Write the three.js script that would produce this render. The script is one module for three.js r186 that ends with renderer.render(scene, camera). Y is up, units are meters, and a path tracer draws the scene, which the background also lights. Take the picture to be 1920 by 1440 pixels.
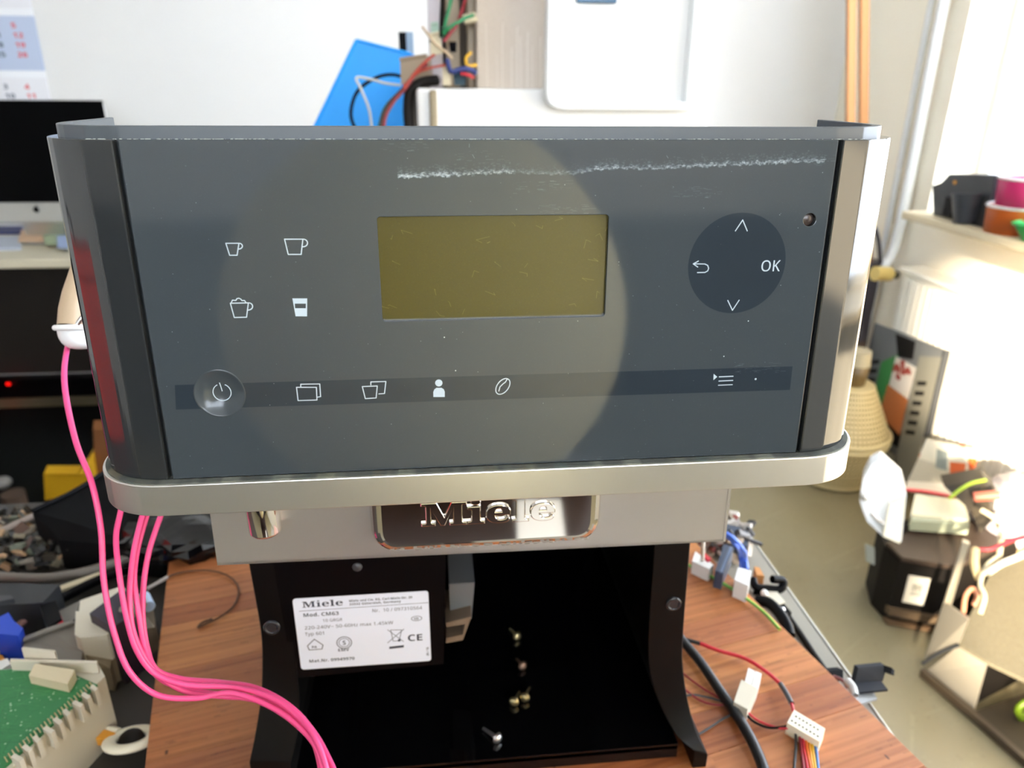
import * as THREE from 'three';
import { RoundedBoxGeometry } from 'three/addons/geometries/RoundedBoxGeometry.js';
import { mergeGeometries, toCreasedNormals } from 'three/addons/utils/BufferGeometryUtils.js';
import { FontLoader } from 'three/addons/loaders/FontLoader.js';
import { TextGeometry } from 'three/addons/geometries/TextGeometry.js';

// ---------- camera, sky, sun, exposure ----------
const scene = new THREE.Scene();
const camera = new THREE.PerspectiveCamera(55.029, 1920 / 1440, 0.02, 60);
camera.position.set(-0.0193, 1.3004, 0.2271);
camera.lookAt(0.07894, 0.92590, -0.69487);
camera.rotateZ(0.00741);
camera.focus = 0.245;
camera.userData.fStop = 15;
const renderer = new THREE.WebGLRenderer({ antialias: true });
renderer.toneMapping = THREE.LinearToneMapping;
renderer.toneMappingExposure = 1.6;
renderer.shadowMap.enabled = true;
scene.background = new THREE.Color().setRGB(0.86, 0.95, 1.08);
scene.backgroundIntensity = 8;
scene.environment = null;
const sun = new THREE.DirectionalLight(new THREE.Color().setRGB(1.0, 0.86, 0.66), 20);
const sunDir = new THREE.Vector3(0.55, -0.36, -1).normalize();
sun.target.position.set(1.3, 0.4, -1.3);
sun.position.copy(sun.target.position).addScaledVector(sunDir, -8);
sun.castShadow = true; sun.shadow.radius = 4;
sun.shadow.mapSize.set(2048, 2048);
Object.assign(sun.shadow.camera, { left: -4, right: 4, top: 4, bottom: -4, near: 0.5, far: 20 });
scene.add(sun, sun.target);

// ---------- helpers ----------
let seed = 7;
const rnd = () => { seed = (seed * 1664525 + 1013904223) >>> 0; return seed / 4294967296; };
const rr = (a, b) => a + (b - a) * rnd();
const V = (a) => new THREE.Vector3(a[0], a[1], a[2]);
const used = {};
const numbered = (n) => { const k = used[n] = (used[n] ?? -1) + 1; return k ? n + '_' + String(k).padStart(3, '0') : n; };
const rgb = (hex) => new THREE.Color(hex);
function mat(color, roughness = 0.6, metalness = 0, extra = {}) {
  return new THREE.MeshPhysicalMaterial({ color, roughness, metalness, side: THREE.DoubleSide, ...extra });
}
function canvasTex(w, h, draw, srgb = true) {
  const c = document.createElement('canvas'); c.width = w; c.height = h;
  draw(c.getContext('2d'), w, h);
  const t = new THREE.CanvasTexture(c);
  if (srgb) t.colorSpace = THREE.SRGBColorSpace;
  t.wrapS = t.wrapT = THREE.RepeatWrapping; t.anisotropy = 8;
  return t;
}
function grain(ctx, w, h, n, cols, s0, s1, a) {
  for (let i = 0; i < n; i++) {
    ctx.globalAlpha = a * rnd(); ctx.fillStyle = cols[Math.floor(rnd() * cols.length)];
    const s = rr(s0, s1); ctx.fillRect(rnd() * w, rnd() * h, s, s);
  }
  ctx.globalAlpha = 1;
}
function prism(pts, vec) {          // flat polygon pushed along a vector into a solid
  const p = pts.map(V), v = V(vec), n = new THREE.Vector3();
  for (let i = 0; i < p.length; i++) { const a = p[i], b = p[(i + 1) % p.length]; n.x += (a.y - b.y) * (a.z + b.z); n.y += (a.z - b.z) * (a.x + b.x); n.z += (a.x - b.x) * (a.y + b.y); }
  n.normalize();
  const e = p[1].clone().sub(p[0]).normalize(), f = n.clone().cross(e);
  const flat = p.map((q) => new THREE.Vector2(q.clone().sub(p[0]).dot(e), q.clone().sub(p[0]).dot(f)));
  const tri = THREE.ShapeUtils.triangulateShape(flat, []);
  const pos = [], uv = [];
  const put = (q, u) => { pos.push(q.x, q.y, q.z); uv.push(u.x, u.y); };
  const flip = n.dot(v) > 0;
  for (const t of tri) { const o = flip ? [t[2], t[1], t[0]] : t; for (const i of o) put(p[i], flat[i]); for (const i of [...o].reverse()) put(p[i].clone().add(v), flat[i]); }
  for (let i = 0; i < p.length; i++) {
    const j = (i + 1) % p.length, a = p[i], b = p[j], c = b.clone().add(v), d = a.clone().add(v), L = a.distanceTo(b), H = v.length();
    const q = [[a, 0, 0], [b, L, 0], [c, L, H], [a, 0, 0], [c, L, H], [d, 0, H]];
    for (const k of flip ? q : [...q].reverse()) put(k[0], new THREE.Vector2(k[1], k[2]));
  }
  const g = new THREE.BufferGeometry();
  g.setAttribute('position', new THREE.Float32BufferAttribute(pos, 3));
  g.setAttribute('uv', new THREE.Float32BufferAttribute(uv, 2));
  g.computeVertexNormals();
  return g;
}
const tube = (pts, r, seg, radial = 10) => new THREE.TubeGeometry(new THREE.CatmullRomCurve3(pts.map(V), false, 'centripetal'), seg ?? Math.max(12, pts.length * 8), r, radial, false);
function box(w, h, d, c, r = 0, ry = 0) {
  const g = r ? new RoundedBoxGeometry(w, h, d, 3, r) : new THREE.BoxGeometry(w, h, d);
  if (ry) g.rotateY(ry);
  return g.translate(c[0], c[1], c[2]);
}
function rod(a, b, r, r2 = r, seg = 20) {
  const A = V(a), B = V(b), d = B.clone().sub(A), g = new THREE.CylinderGeometry(r2, r, d.length(), seg);
  g.applyQuaternion(new THREE.Quaternion().setFromUnitVectors(new THREE.Vector3(0, 1, 0), d.clone().normalize()));
  return g.translate((A.x + B.x) / 2, (A.y + B.y) / 2, (A.z + B.z) / 2);
}
const strip = (g) => { const q = g.index ? g.toNonIndexed() : g; for (const k of Object.keys(q.attributes)) if (!['position', 'normal', 'uv'].includes(k)) q.deleteAttribute(k); return q; };
const join = (list) => mergeGeometries(list.map(strip));
function mesh(name, g, m) { const o = new THREE.Mesh(g, m); o.name = name; o.castShadow = o.receiveShadow = true; return o; }
function tag(o, label, category, group, kind) {
  if (label) o.userData.label = label;
  if (category) o.userData.category = category;
  if (group) o.userData.group = group;
  if (kind) o.userData.kind = kind;
  return o;
}
function thing(name, label, category, group) { const o = new THREE.Group(); o.name = numbered(name); tag(o, label, category, group); scene.add(o); return o; }
function part(parent, name, g, m, label) { const o = mesh(numbered(parent.name + '/' + name).split('/')[1], g, m); if (label) o.userData.label = label; parent.add(o); return o; }
function settle(o) {                // put a group's origin at the middle of its base
  o.updateMatrixWorld(true);
  const b = new THREE.Box3().setFromObject(o), s = new THREE.Vector3((b.min.x + b.max.x) / 2, b.min.y, (b.min.z + b.max.z) / 2).sub(o.position);
  for (const c of o.children) c.position.sub(s);
  o.position.add(s);
  return o;
}
function single(name, label, category, g, m, group, kind) {
  g.computeBoundingBox();
  const b = g.boundingBox, c = [(b.min.x + b.max.x) / 2, b.min.y, (b.min.z + b.max.z) / 2];
  g.translate(-c[0], -c[1], -c[2]);
  const o = tag(mesh(numbered(name), g, m), label, category, group, kind);
  o.position.set(...c); scene.add(o); return o;
}
function struct(name, g, m) { const o = tag(mesh(name, g, m), null, null, null, 'structure'); scene.add(o); return o; }
const font = {
  serif: await new FontLoader().loadAsync('fonts/droid/droid_serif_bold.typeface.json'),
};

// ---------- materials ----------
const M = {
  wall: mat(rgb('#e2e1de'), 0.9, 0, { bumpMap: canvasTex(256, 256, (c, w, h) => { c.fillStyle = '#888'; c.fillRect(0, 0, w, h); grain(c, w, h, 5000, ['#fff', '#000'], 1, 5, 0.3); }, false), bumpScale: 0.0008 }),
  wallWarm: mat(rgb('#fff7e4'), 0.9),
  white: mat(rgb('#e9e9e6'), 0.35), whiteGloss: mat(rgb('#eceff0'), 0.18), cream: mat(rgb('#efe9d2'), 0.35),
  offwhite: mat(rgb('#cfc8b6'), 0.45), beige: mat(rgb('#cbbfa0'), 0.5), tan: mat(rgb('#b9a184'), 0.5), greyBeige: mat(rgb('#77726a'), 0.5),
  black: mat(rgb('#060608'), 0.36, 0, { specularIntensity: 0.18 }), blackGloss: mat(rgb('#060608'), 0.06), blackMatt: mat(rgb('#101011'), 0.85, 0, { specularIntensity: 0.3 }), blackBrown: mat(rgb('#120e0b'), 0.6, 0, { specularIntensity: 0.4 }), rubber: mat(rgb('#1a1b1d'), 0.42),
  grey: mat(rgb('#7d7f80'), 0.45), darkGrey: mat(rgb('#3b3d40'), 0.4), lightGrey: mat(rgb('#b9bbba'), 0.4), slate: mat(rgb('#3e4a60'), 0.4), purple: mat(rgb('#2b2230'), 0.45),
  chrome: mat(new THREE.Color().setRGB(0.86, 0.83, 0.8), 0.045, 1), steel: mat(new THREE.Color().setRGB(0.7, 0.7, 0.69), 0.3, 1), brass: mat(new THREE.Color().setRGB(0.72, 0.6, 0.34), 0.35, 1), zinc: mat(new THREE.Color().setRGB(0.75, 0.77, 0.8), 0.3, 1),
  pink: mat(rgb('#f0508f'), 0.35), red: mat(rgb('#c02030'), 0.4), darkRed: mat(rgb('#8a1525'), 0.4), blue: mat(rgb('#5a7ddc'), 0.4), deepBlue: mat(rgb('#1f45b8'), 0.4), orange: mat(rgb('#dd6a2a'), 0.4), yellow: mat(rgb('#d9a61e'), 0.45), amber: mat(rgb('#e09a35'), 0.4), green: mat(rgb('#1f7a4a'), 0.4), lime: mat(rgb('#a9c83a'), 0.4), wireBlue: mat(rgb('#3f74b5'), 0.4), navy: mat(rgb('#26336e'), 0.45), brown: mat(rgb('#5a3a22'), 0.55), copper: mat(rgb('#c98a4e'), 0.55),
  greenPlastic: mat(rgb('#22a04c'), 0.25), pinkPlastic: mat(rgb('#d03070'), 0.3), orangePlastic: mat(rgb('#b9581c'), 0.35), skyBlue: mat(rgb('#08a4ff'), 0.45), aluminium: mat(new THREE.Color().setRGB(0.62, 0.62, 0.6), 0.38, 0.9),
  sill: mat(rgb('#d9c9a8'), 0.5), radiator: mat(rgb('#fbf5e6'), 0.3), frame: mat(rgb('#efefec'), 0.35), tank: mat(rgb('#b9bcbe'), 0.4),
  sheet: mat(rgb('#9c978e'), 0.42, 0.25), board: mat(rgb('#b8b0a0'), 0.6), dust: mat(rgb('#8f8b7c'), 0.9),
};

// ---------- the setting ----------
const floorTex = canvasTex(1024, 1024, (c, w, h) => {
  c.fillStyle = '#877d62'; c.fillRect(0, 0, w, h);
  for (let i = 0; i < 160; i++) { c.globalAlpha = 0.05; c.fillStyle = rnd() < 0.5 ? '#5c5638' : '#958b64'; c.beginPath(); c.ellipse(rnd() * w, rnd() * h, rr(10, 90), rr(6, 40), rr(0, 3), 0, 7); c.fill(); }
  for (let i = 0; i < 90; i++) { c.globalAlpha = rr(0.08, 0.36); c.strokeStyle = '#bdb592'; c.lineWidth = rr(0.6, 3); c.beginPath(); const x = rnd() * w, y = rnd() * h, a = rr(-0.9, -0.3); c.moveTo(x, y); c.lineTo(x + Math.cos(a) * rr(20, 160), y + Math.sin(a) * rr(20, 160)); c.stroke(); }
  grain(c, w, h, 14000, ['#4b4630', '#a8a07a', '#6e6748'], 1, 3, 0.35);
  c.globalAlpha = 0.7; c.fillStyle = '#5a3d24'; for (const [x, y] of [[330, 410], [700, 820], [150, 640]]) { c.beginPath(); c.arc(x, y, 5, 0, 7); c.fill(); } c.globalAlpha = 1;
});
floorTex.repeat.set(3, 3);
struct('floor', new THREE.BoxGeometry(5.4, 0.1, 6.3).translate(-0.85, -0.05, 0.0), mat('#ffffff', 0.32, 0, { map: floorTex }));
struct('ceiling', new THREE.BoxGeometry(5.4, 0.1, 6.3).translate(-0.85, 2.75, 0.0), M.wall);
struct('wall_back', new THREE.BoxGeometry(5.4, 2.7, 0.15).translate(-0.85, 1.35, -3.125), M.wall);
const FW = { x0: -1.2, x1: 1.3, y0: 1.45, y1: 2.62 };
struct('wall_front', join([
  new THREE.BoxGeometry(5.4, FW.y0, 0.15).translate(-0.85, FW.y0 / 2, 3.125), new THREE.BoxGeometry(5.4, 2.7 - FW.y1, 0.15).translate(-0.85, (2.7 + FW.y1) / 2, 3.125),
  new THREE.BoxGeometry(FW.x0 + 3.55, FW.y1 - FW.y0, 0.15).translate((FW.x0 - 3.55) / 2, (FW.y0 + FW.y1) / 2, 3.125), new THREE.BoxGeometry(1.85 - FW.x1, FW.y1 - FW.y0, 0.15).translate((FW.x1 + 1.85) / 2, (FW.y0 + FW.y1) / 2, 3.125)]), M.wall);
{ // window behind the viewer, through which the sun reaches the right wall
  const w = new THREE.Group(); w.name = 'window_2'; tag(w, null, null, null, 'structure'); scene.add(w);
  for (const x of [FW.x0 + 0.025, -0.37, 0.47, FW.x1 - 0.025]) part(w, 'mullion', box(0.05, FW.y1 - FW.y0, 0.05, [x, (FW.y0 + FW.y1) / 2, 3.13], 0.005), M.frame);
  for (const y of [FW.y0 + 0.025, 2.0, FW.y1 - 0.025]) part(w, 'crossbar', box(FW.x1 - FW.x0 - 0.1, 0.05, 0.046, [(FW.x0 + FW.x1) / 2, y, 3.13], 0.005), M.frame);
}
struct('wall_left', new THREE.BoxGeometry(0.15, 2.7, 6.3).translate(-3.475, 1.35, 0), M.wall);
const WIN = { z0: -2.3, z1: 0.5, y0: 0.8865, y1: 2.3 };
struct('wall_right', join([
  new THREE.BoxGeometry(0.24, WIN.y0, 6.3).translate(1.87, WIN.y0 / 2, 0),
  new THREE.BoxGeometry(0.24, 2.7 - WIN.y1, 6.3).translate(1.87, (2.7 + WIN.y1) / 2, 0),
  new THREE.BoxGeometry(0.24, WIN.y1 - WIN.y0, WIN.z0 + 3.15).translate(1.87, (WIN.y0 + WIN.y1) / 2, (WIN.z0 - 3.15) / 2),
  new THREE.BoxGeometry(0.24, WIN.y1 - WIN.y0, 3.15 - WIN.z1).translate(1.87, (WIN.y0 + WIN.y1) / 2, (WIN.z1 + 3.15) / 2)]), M.wallWarm);
{ // window: white frame with two mullions and three panes
  const w = new THREE.Group(); w.name = 'window_1'; tag(w, null, null, null, 'structure'); scene.add(w);
  const yc = (WIN.y0 + WIN.y1) / 2, H = WIN.y1 - WIN.y0, zc = (WIN.z0 + WIN.z1) / 2, L = WIN.z1 - WIN.z0;
  for (const y of [WIN.y0 + 0.03, WIN.y1 - 0.03]) part(w, 'window_frame', box(0.06, 0.06, L, [1.93, y, zc], 0.006), M.frame);
  for (const z of [WIN.z0 + 0.03, WIN.z0 + L / 3, WIN.z0 + 2 * L / 3, WIN.z1 - 0.03]) part(w, 'mullion', box(0.055, H - 0.12, 0.06, [1.93, yc, z], 0.006), M.frame);
  for (let k = 0; k < 3; k++) part(w, 'pane', box(0.004, H - 0.1, L / 3 - 0.06, [1.93, yc, WIN.z0 + L / 6 + k * L / 3]), mat('#ffffff', 0, 0, { transmission: 1, thickness: 0 }));
}
struct('trim_1', box(0.41, 0.027, 2.75, [1.785, 0.9, -0.815], 0.006), M.sill);

// ---------- the coffee machine ----------
const LEAN = 0.05332, PH = 0.10857, PW = 0.22, TW = 2048, TH = 1011;
function stroke(c, pts, close) { c.beginPath(); c.moveTo(...pts[0]); for (const p of pts.slice(1)) c.lineTo(...p); if (close) c.closePath(); c.stroke(); }
function blob(c, pts) { c.beginPath(); c.moveTo(...pts[0]); for (const p of pts.slice(1)) c.lineTo(...p); c.closePath(); c.fill(); }
const plateTex = canvasTex(TW, TH, (c, w, h) => {
  c.fillStyle = '#3d4449'; c.fillRect(0, 0, w, h);
  grain(c, w, h, 26000, ['#4a5258', '#32383e', '#454b4f'], 1, 3, 0.25);
  const ink = '#b7c6d2', dark = '#2b333b';
  c.fillStyle = dark; blob(c, [[59.7,695.5], [1985.5,697.6], [1987,778.3], [51.8,773.5]]);
  c.beginPath(); c.arc(...[1764.1,361.4], 154, 0, 7); c.fill();
  c.strokeStyle = ink; c.fillStyle = ink; c.lineWidth = 3.4; c.lineJoin = c.lineCap = 'round';
  // cups
  const cup = (a, b, d, e, h0, h1, h2) => { stroke(c, [a, b, d, e], true); c.beginPath(); c.moveTo(...h0); c.bezierCurveTo(h1[0], h0[1], h1[0], h2[1], ...h2); c.stroke(); };
  cup([257.4,278.1], [293.2,278.6], [284.3,312.3], [263.8,312], [293.2,278.6], [305.4,287.1], [289,294.8]);
  cup([420.2,268.8], [471.1,269.4], [462.5,312.6], [426.3,312], [471.1,269.4], [487.6,278.4], [468.4,291]);
  cup([249.2,450.8], [300,450.6], [290.1,493.3], [255.3,493.3], [300,450.6], [315.2,461.4], [295.2,472.3]);
  stroke(c, [[251.7,449.6], [256.2,441.8], [265.6,442.8], [269.4,437.5], [275,436.4], [280.2,439.4], [282.2,443.2], [290.1,443.8], [293.4,449.7]]);
  blob(c, [[425.8,440], [468.4,440.9], [463.3,494.9], [430.1,494.1]]);
  c.fillStyle = '#3d4449'; blob(c, [[431.5,456], [463,456.7], [461.4,470.2], [431.1,469.5]]); c.fillStyle = ink;
  // folders, two cups, person, bean
  stroke(c, [[412.7,714.8], [471.7,716.9], [470,758], [413.4,757.8]], true);
  stroke(c, [[425.4,713.5], [426.1,705.3], [482.6,706.4], [481.8,747.4], [471.6,748.9]]);
  stroke(c, [[609.5,719.2], [654.9,718.8], [649.1,757.9], [616.1,758.7]], true);
  stroke(c, [[635.6,714.7], [636.2,705], [681.7,705.1], [675.5,744.1], [658,744.9]]);
  c.beginPath(); c.arc(...[843.3,715.5], 11.5, 0, 7); c.fill();
  blob(c, [[824.7,761.3], [825.2,744.4], [828.8,735.7], [835.4,731], [851.1,731.5], [858,736.2], [861,744.7], [860.5,762.6]]);
  const bean = [1042.5,733.7]; c.beginPath(); c.ellipse(bean[0], bean[1], 18, 29, 0.62, 0, 7); c.stroke();
  stroke(c, [[1029.7,748.7], [1033.5,734.9], [1042,726.2], [1050.5,719.6], [1056.2,709.8]]);
  // round pad: arrows, return, OK
  stroke(c, [[1748.4,261.1], [1767.9,229], [1785.5,261.5]]); stroke(c, [[1745.9,474.7], [1764.2,506.4], [1782.6,474.6]]);
  stroke(c, [[1641,385.8], [1664.5,385.7], [1673,381], [1675.2,373], [1671.5,364.3], [1662.2,359.9], [1626.4,358.8]]); stroke(c, [[1640.9,350.5], [1625.5,358.8], [1640.5,368.6]]);
  c.font = '48px sans-serif'; c.textAlign = 'center'; c.textBaseline = 'middle'; c.fillText('OK', ...[1871.4,368.6]);
  // menu and dot
  stroke(c, [[1742.4,725.3], [1788.6,724.7]]); stroke(c, [[1742.7,739.6], [1789,739]]); stroke(c, [[1742.5,753.9], [1788.9,753.4]]);
  blob(c, [[1722.7,714.1], [1736.2,725.1], [1723.7,736.3]]); c.beginPath(); c.arc(...[1865.6,736.8], 3.6, 0, 7); c.fill();
  // lime scale crust, smears, specks
  const crust = [[746,98.3], [783.2,99.9], [850.7,94.4], [888.2,96], [978.9,90.6], [1070.3,88], [1162.5,92.8], [1247.7,91.7], [1305,81.6], [1380,77.4], [1506.6,79.3], [1618,73.7], [1730.3,68.1], [1827.6,65.3], [1909,61], [1999.9,61.3]];
  for (let i = 0; i < crust.length - 1; i++) {
    const [a, b] = [crust[i], crust[i + 1]], n = 260, weak = i >= 5 && i <= 7 ? 0.4 : 1;
    for (let k = 0; k < n; k++) {
      const t = rnd(), wob = 2 * Math.sin(i * 9 + t * 17) + 1.4 * Math.sin(i * 5 + t * 41) + 1.2 * (rnd() - 0.5), up = rnd() < 0.4 ? rnd() * 9 : rnd() * rnd() * 34;
      c.globalAlpha = (0.07 + 0.2 * Math.max(0, 1 - up / 14) * rnd()) * weak; c.fillStyle = rnd() < 0.5 ? '#c3ced6' : '#93a2ac';
      c.fillRect(a[0] + (b[0] - a[0]) * t, a[1] + (b[1] - a[1]) * t + wob - up, rr(1.5, 9), rr(1, 5));
    }
  }
  c.fillStyle = '#d5dde2';
  for (let k = 0; k < 240; k++) { c.globalAlpha = rr(0.1, 0.5); c.beginPath(); c.arc(rnd() * w, rnd() * h, rr(0.5, 1.5), 0, 7); c.fill(); }
  c.globalAlpha = 0.9; for (const p of [[864.5,569.8], [896.1,677.1], [1819.7,542.2], [1751.2,656.4]]) { c.beginPath(); c.arc(...p, 2, 0, 7); c.fill(); }
  for (const [p, n] of [[[987,47.1], 26], [[1372,1006.6], 60], [[1227,196.6], 60], [[1147.6,128.3], 40], [[2024.2,56.8], 30], [[1608,146.2], 40], [[1867.1,699.3], 50], [[772.3,11.3], 30]]) for (let k = 0; k < n; k++) { c.globalAlpha = rr(0.03, 0.12); c.fillStyle = '#aab6bd'; c.fillRect(p[0] + rr(-80, 80), p[1] + rr(-18, 18), rr(3, 22), rr(1, 3)); }
  c.globalAlpha = 0.5; c.strokeStyle = '#98a4ab'; c.lineWidth = 1.5;
  for (const p of [[950,11.3], [958.5,39.9], [1519.9,43.8], [940.1,-17]]) stroke(c, [p, [p[0] + rr(-3, 8), p[1] + rr(5, 14)]]);
  c.globalAlpha = 1;
});
plateTex.repeat.set(1 / PW, 1 / PH); plateTex.offset.set(0.5, 0); plateTex.wrapS = plateTex.wrapT = THREE.ClampToEdgeWrapping;
const plateMat = mat('#ffffff', 0.05, 0, { map: plateTex, ior: 1.62 });
const trimMat = mat(rgb('#2b2e30'), 0.07, 0, { ior: 1.65 });
const brushTex = canvasTex(1024, 256, (c, w, h) => { c.fillStyle = '#999'; c.fillRect(0, 0, w, h); for (let i = 0; i < 3000; i++) { c.globalAlpha = 0.12; c.fillStyle = rnd() < 0.5 ? '#fff' : '#555'; c.fillRect(rnd() * w - 100, rnd() * h, rr(80, 400), 1); } c.globalAlpha = 1; }, false);
brushTex.repeat.set(6, 14);
const brushed = mat(new THREE.Color().setRGB(0.74, 0.725, 0.68), 0.3, 0.9, { bumpMap: brushTex, bumpScale: 0.00003 });
const brushedBar = mat(new THREE.Color().setRGB(0.76, 0.74, 0.74), 0.32, 0.9, { bumpMap: brushTex, bumpScale: 0.00003 });
const crustTex = canvasTex(1024, 64, (c, w, h) => { c.fillStyle = '#4b4e4a'; c.fillRect(0, 0, w, h); grain(c, w, h, 5000, ['#a3a68c', '#2d2f2b', '#7c7058', '#c9cbb8', '#56706a'], 1, 7, 0.7); });

const machine = thing('coffee_machine', 'dismantled coffee machine with grey control panel standing on the wooden board', 'coffee machine');
machine.position.set(0, 1.177, 0);
const lean = (o) => { o.rotation.x = -LEAN; return o; };
// outline of the head seen from above: a = set back at the front, b = set in at the sides, e = rear end
function outline(a, b, e = -0.062) {
  const X = 0.1368 - b, Z = -a, rx = 0.0275, rz = 0.026 , pts = [[-X, e]];
  for (let i = 0; i <= 40; i++) { const t = (i / 40) * Math.PI / 2, k = 2 / 2.25; pts.push([-X + rx * (1 - Math.pow(Math.cos(t), k)), Z - rz * (1 - Math.pow(Math.sin(t), k))]); }
  return [...pts, ...[...pts].reverse().map(([x, z]) => [-x, z])];
}
function sweep(loop, v0, v1, bevel = 0) {   // closed plan outline raised from v0 to v1
  const s = new THREE.Shape(loop.map(([x, z]) => new THREE.Vector2(x, -z)));
  const g = new THREE.ExtrudeGeometry(s, { depth: v1 - v0 - 2 * bevel, bevelEnabled: bevel > 0, bevelSize: bevel, bevelThickness: bevel, bevelOffset: -bevel, bevelSegments: 2, curveSegments: 4 });
  g.rotateX(-Math.PI / 2).translate(0, v0 + bevel, 0);
  const p = g.attributes.position; for (let i = 0; i < p.count; i++) p.setY(i, p.getY(i) - p.getZ(i) * Math.tan(LEAN));   // the head is level front to back
  return toCreasedNormals(g, 0.3);
}
{ // glossy front plate with a window, a button hole and a sensor hole
  const r = 0.0011, s = new THREE.Shape(), W2 = 0.1088, y0 = 0.0008, y1 = PH;
  s.moveTo(-W2, y0); s.lineTo(W2, y0); s.lineTo(W2, y1); s.lineTo(-W2, y1); s.closePath();
  const rr2 = (x0, x1, a, b) => { const p = new THREE.Path(); p.moveTo(x0 + r, a); p.lineTo(x1 - r, a); p.absarc(x1 - r, a + r, r, -Math.PI / 2, 0); p.lineTo(x1, b - r); p.absarc(x1 - r, b - r, r, 0, Math.PI / 2); p.lineTo(x0 + r, b); p.absarc(x0 + r, b - r, r, Math.PI / 2, Math.PI); p.lineTo(x0, a + r); p.absarc(x0 + r, a + r, r, Math.PI, 1.5 * Math.PI); return p; };
  s.holes.push(rr2(-0.0367, 0.0358, 0.0532, 0.0861));
  const b = [-0.0901,0.0305], e = [0.1026,0.0838];
  for (const [p, q] of [[b, 0.0076], [e, 0.0021]]) { const k = new THREE.Path(); k.absarc(p[0], p[1], q, 0, Math.PI * 2); s.holes.push(k); }
  const g = new THREE.ExtrudeGeometry(s, { depth: 0.0019, bevelEnabled: true, bevelSize: 0.0002, bevelThickness: 0.0002, bevelOffset: -0.0002, bevelSegments: 2, curveSegments: 32 }).translate(0, 0, -0.0021);
  const plate = lean(part(machine, 'control_panel', g, plateMat, 'dark grey glossy panel printed with pale icons and crossed by a white scale mark'));
  const lcd = canvasTex(512, 256, (c, w, h) => { c.fillStyle = '#463f12'; c.fillRect(0, 0, w, h); grain(c, w, h, 6000, ['#51491a', '#3b350e'], 1, 3, 0.3); c.strokeStyle = '#c8c087'; for (let i = 0; i < 26; i++) { c.globalAlpha = 0.25; const x = rnd() * w, y = rnd() * h; stroke(c, [[x, y], [x + rr(-14, 14), y + rr(-10, 10)], [x + rr(-20, 20), y + rr(-16, 16)]]); } c.globalAlpha = 1; });
  const face = part(plate, 'display', new RoundedBoxGeometry(0.0732, 0.0335, 0.0004, 2, 0.0002).translate(-0.0004, 0.0697, -0.0018), mat('#ffffff', 0.14, 0, { map: lcd, clearcoat: 0.3, clearcoatRoughness: 0.06 }), 'olive yellow unlit display window');
  const pts = []; for (let i = 0; i <= 16; i++) { const t = i / 16; pts.push(new THREE.Vector2(0.0076 * t + 1e-5, -0.0022 * (1 - t * t))); } pts.push(new THREE.Vector2(0.0079, 0.0001), new THREE.Vector2(0.0082, 0));
  const bt = canvasTex(256, 256, (c, w) => { c.fillStyle = '#3d4449'; c.fillRect(0, 0, w, w); });
  const dish = new THREE.LatheGeometry(pts, 40).rotateX(Math.PI / 2);
  const button = part(plate, 'power_button', dish.translate(b[0], b[1], 0.0001), mat(rgb('#3d4449'), 0.16), 'round hollow power button');
  // printed power sign, a thin raised print lying in the hollow
  const p0 = [187.8,728.6], cx = (p0[0] / TW - 0.5) * PW - b[0], cy = (1 - p0[1] / TH) * PH - b[1];
  const zat = (x, y) => 0.0001 - 0.0022 * (1 - (x * x + y * y) / (0.0076 * 0.0076)) + 0.00008;
  const ring = []; for (let i = 0; i <= 30; i++) { const a = Math.PI / 2 + 0.42 + (i / 30) * (2 * Math.PI - 0.84), x = cx + 0.00285 * Math.cos(a), y = cy + 0.00285 * Math.sin(a); ring.push([b[0] + x, b[1] + y, zat(x, y)]); }
  const dash = []; for (let i = 0; i <= 4; i++) { const x = cx - 0.0004 + 0.0004 * i / 4, y = cy + 0.0034 - 0.0031 * i / 4; dash.push([b[0] + x, b[1] + y, zat(x, y)]); }
  part(plate, 'power_symbol', join([tube(ring, 0.00017, 60, 6), tube(dash, 0.00017, 10, 6)]), mat(rgb('#b7c6d2'), 0.4), 'pale grey power sign');
  part(plate, 'sensor_lens', new THREE.SphereGeometry(0.0022, 20, 12).scale(1, 1, 0.4).translate(e[0], e[1], -0.0018), mat(rgb('#3a302d'), 0.25));
}
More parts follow.
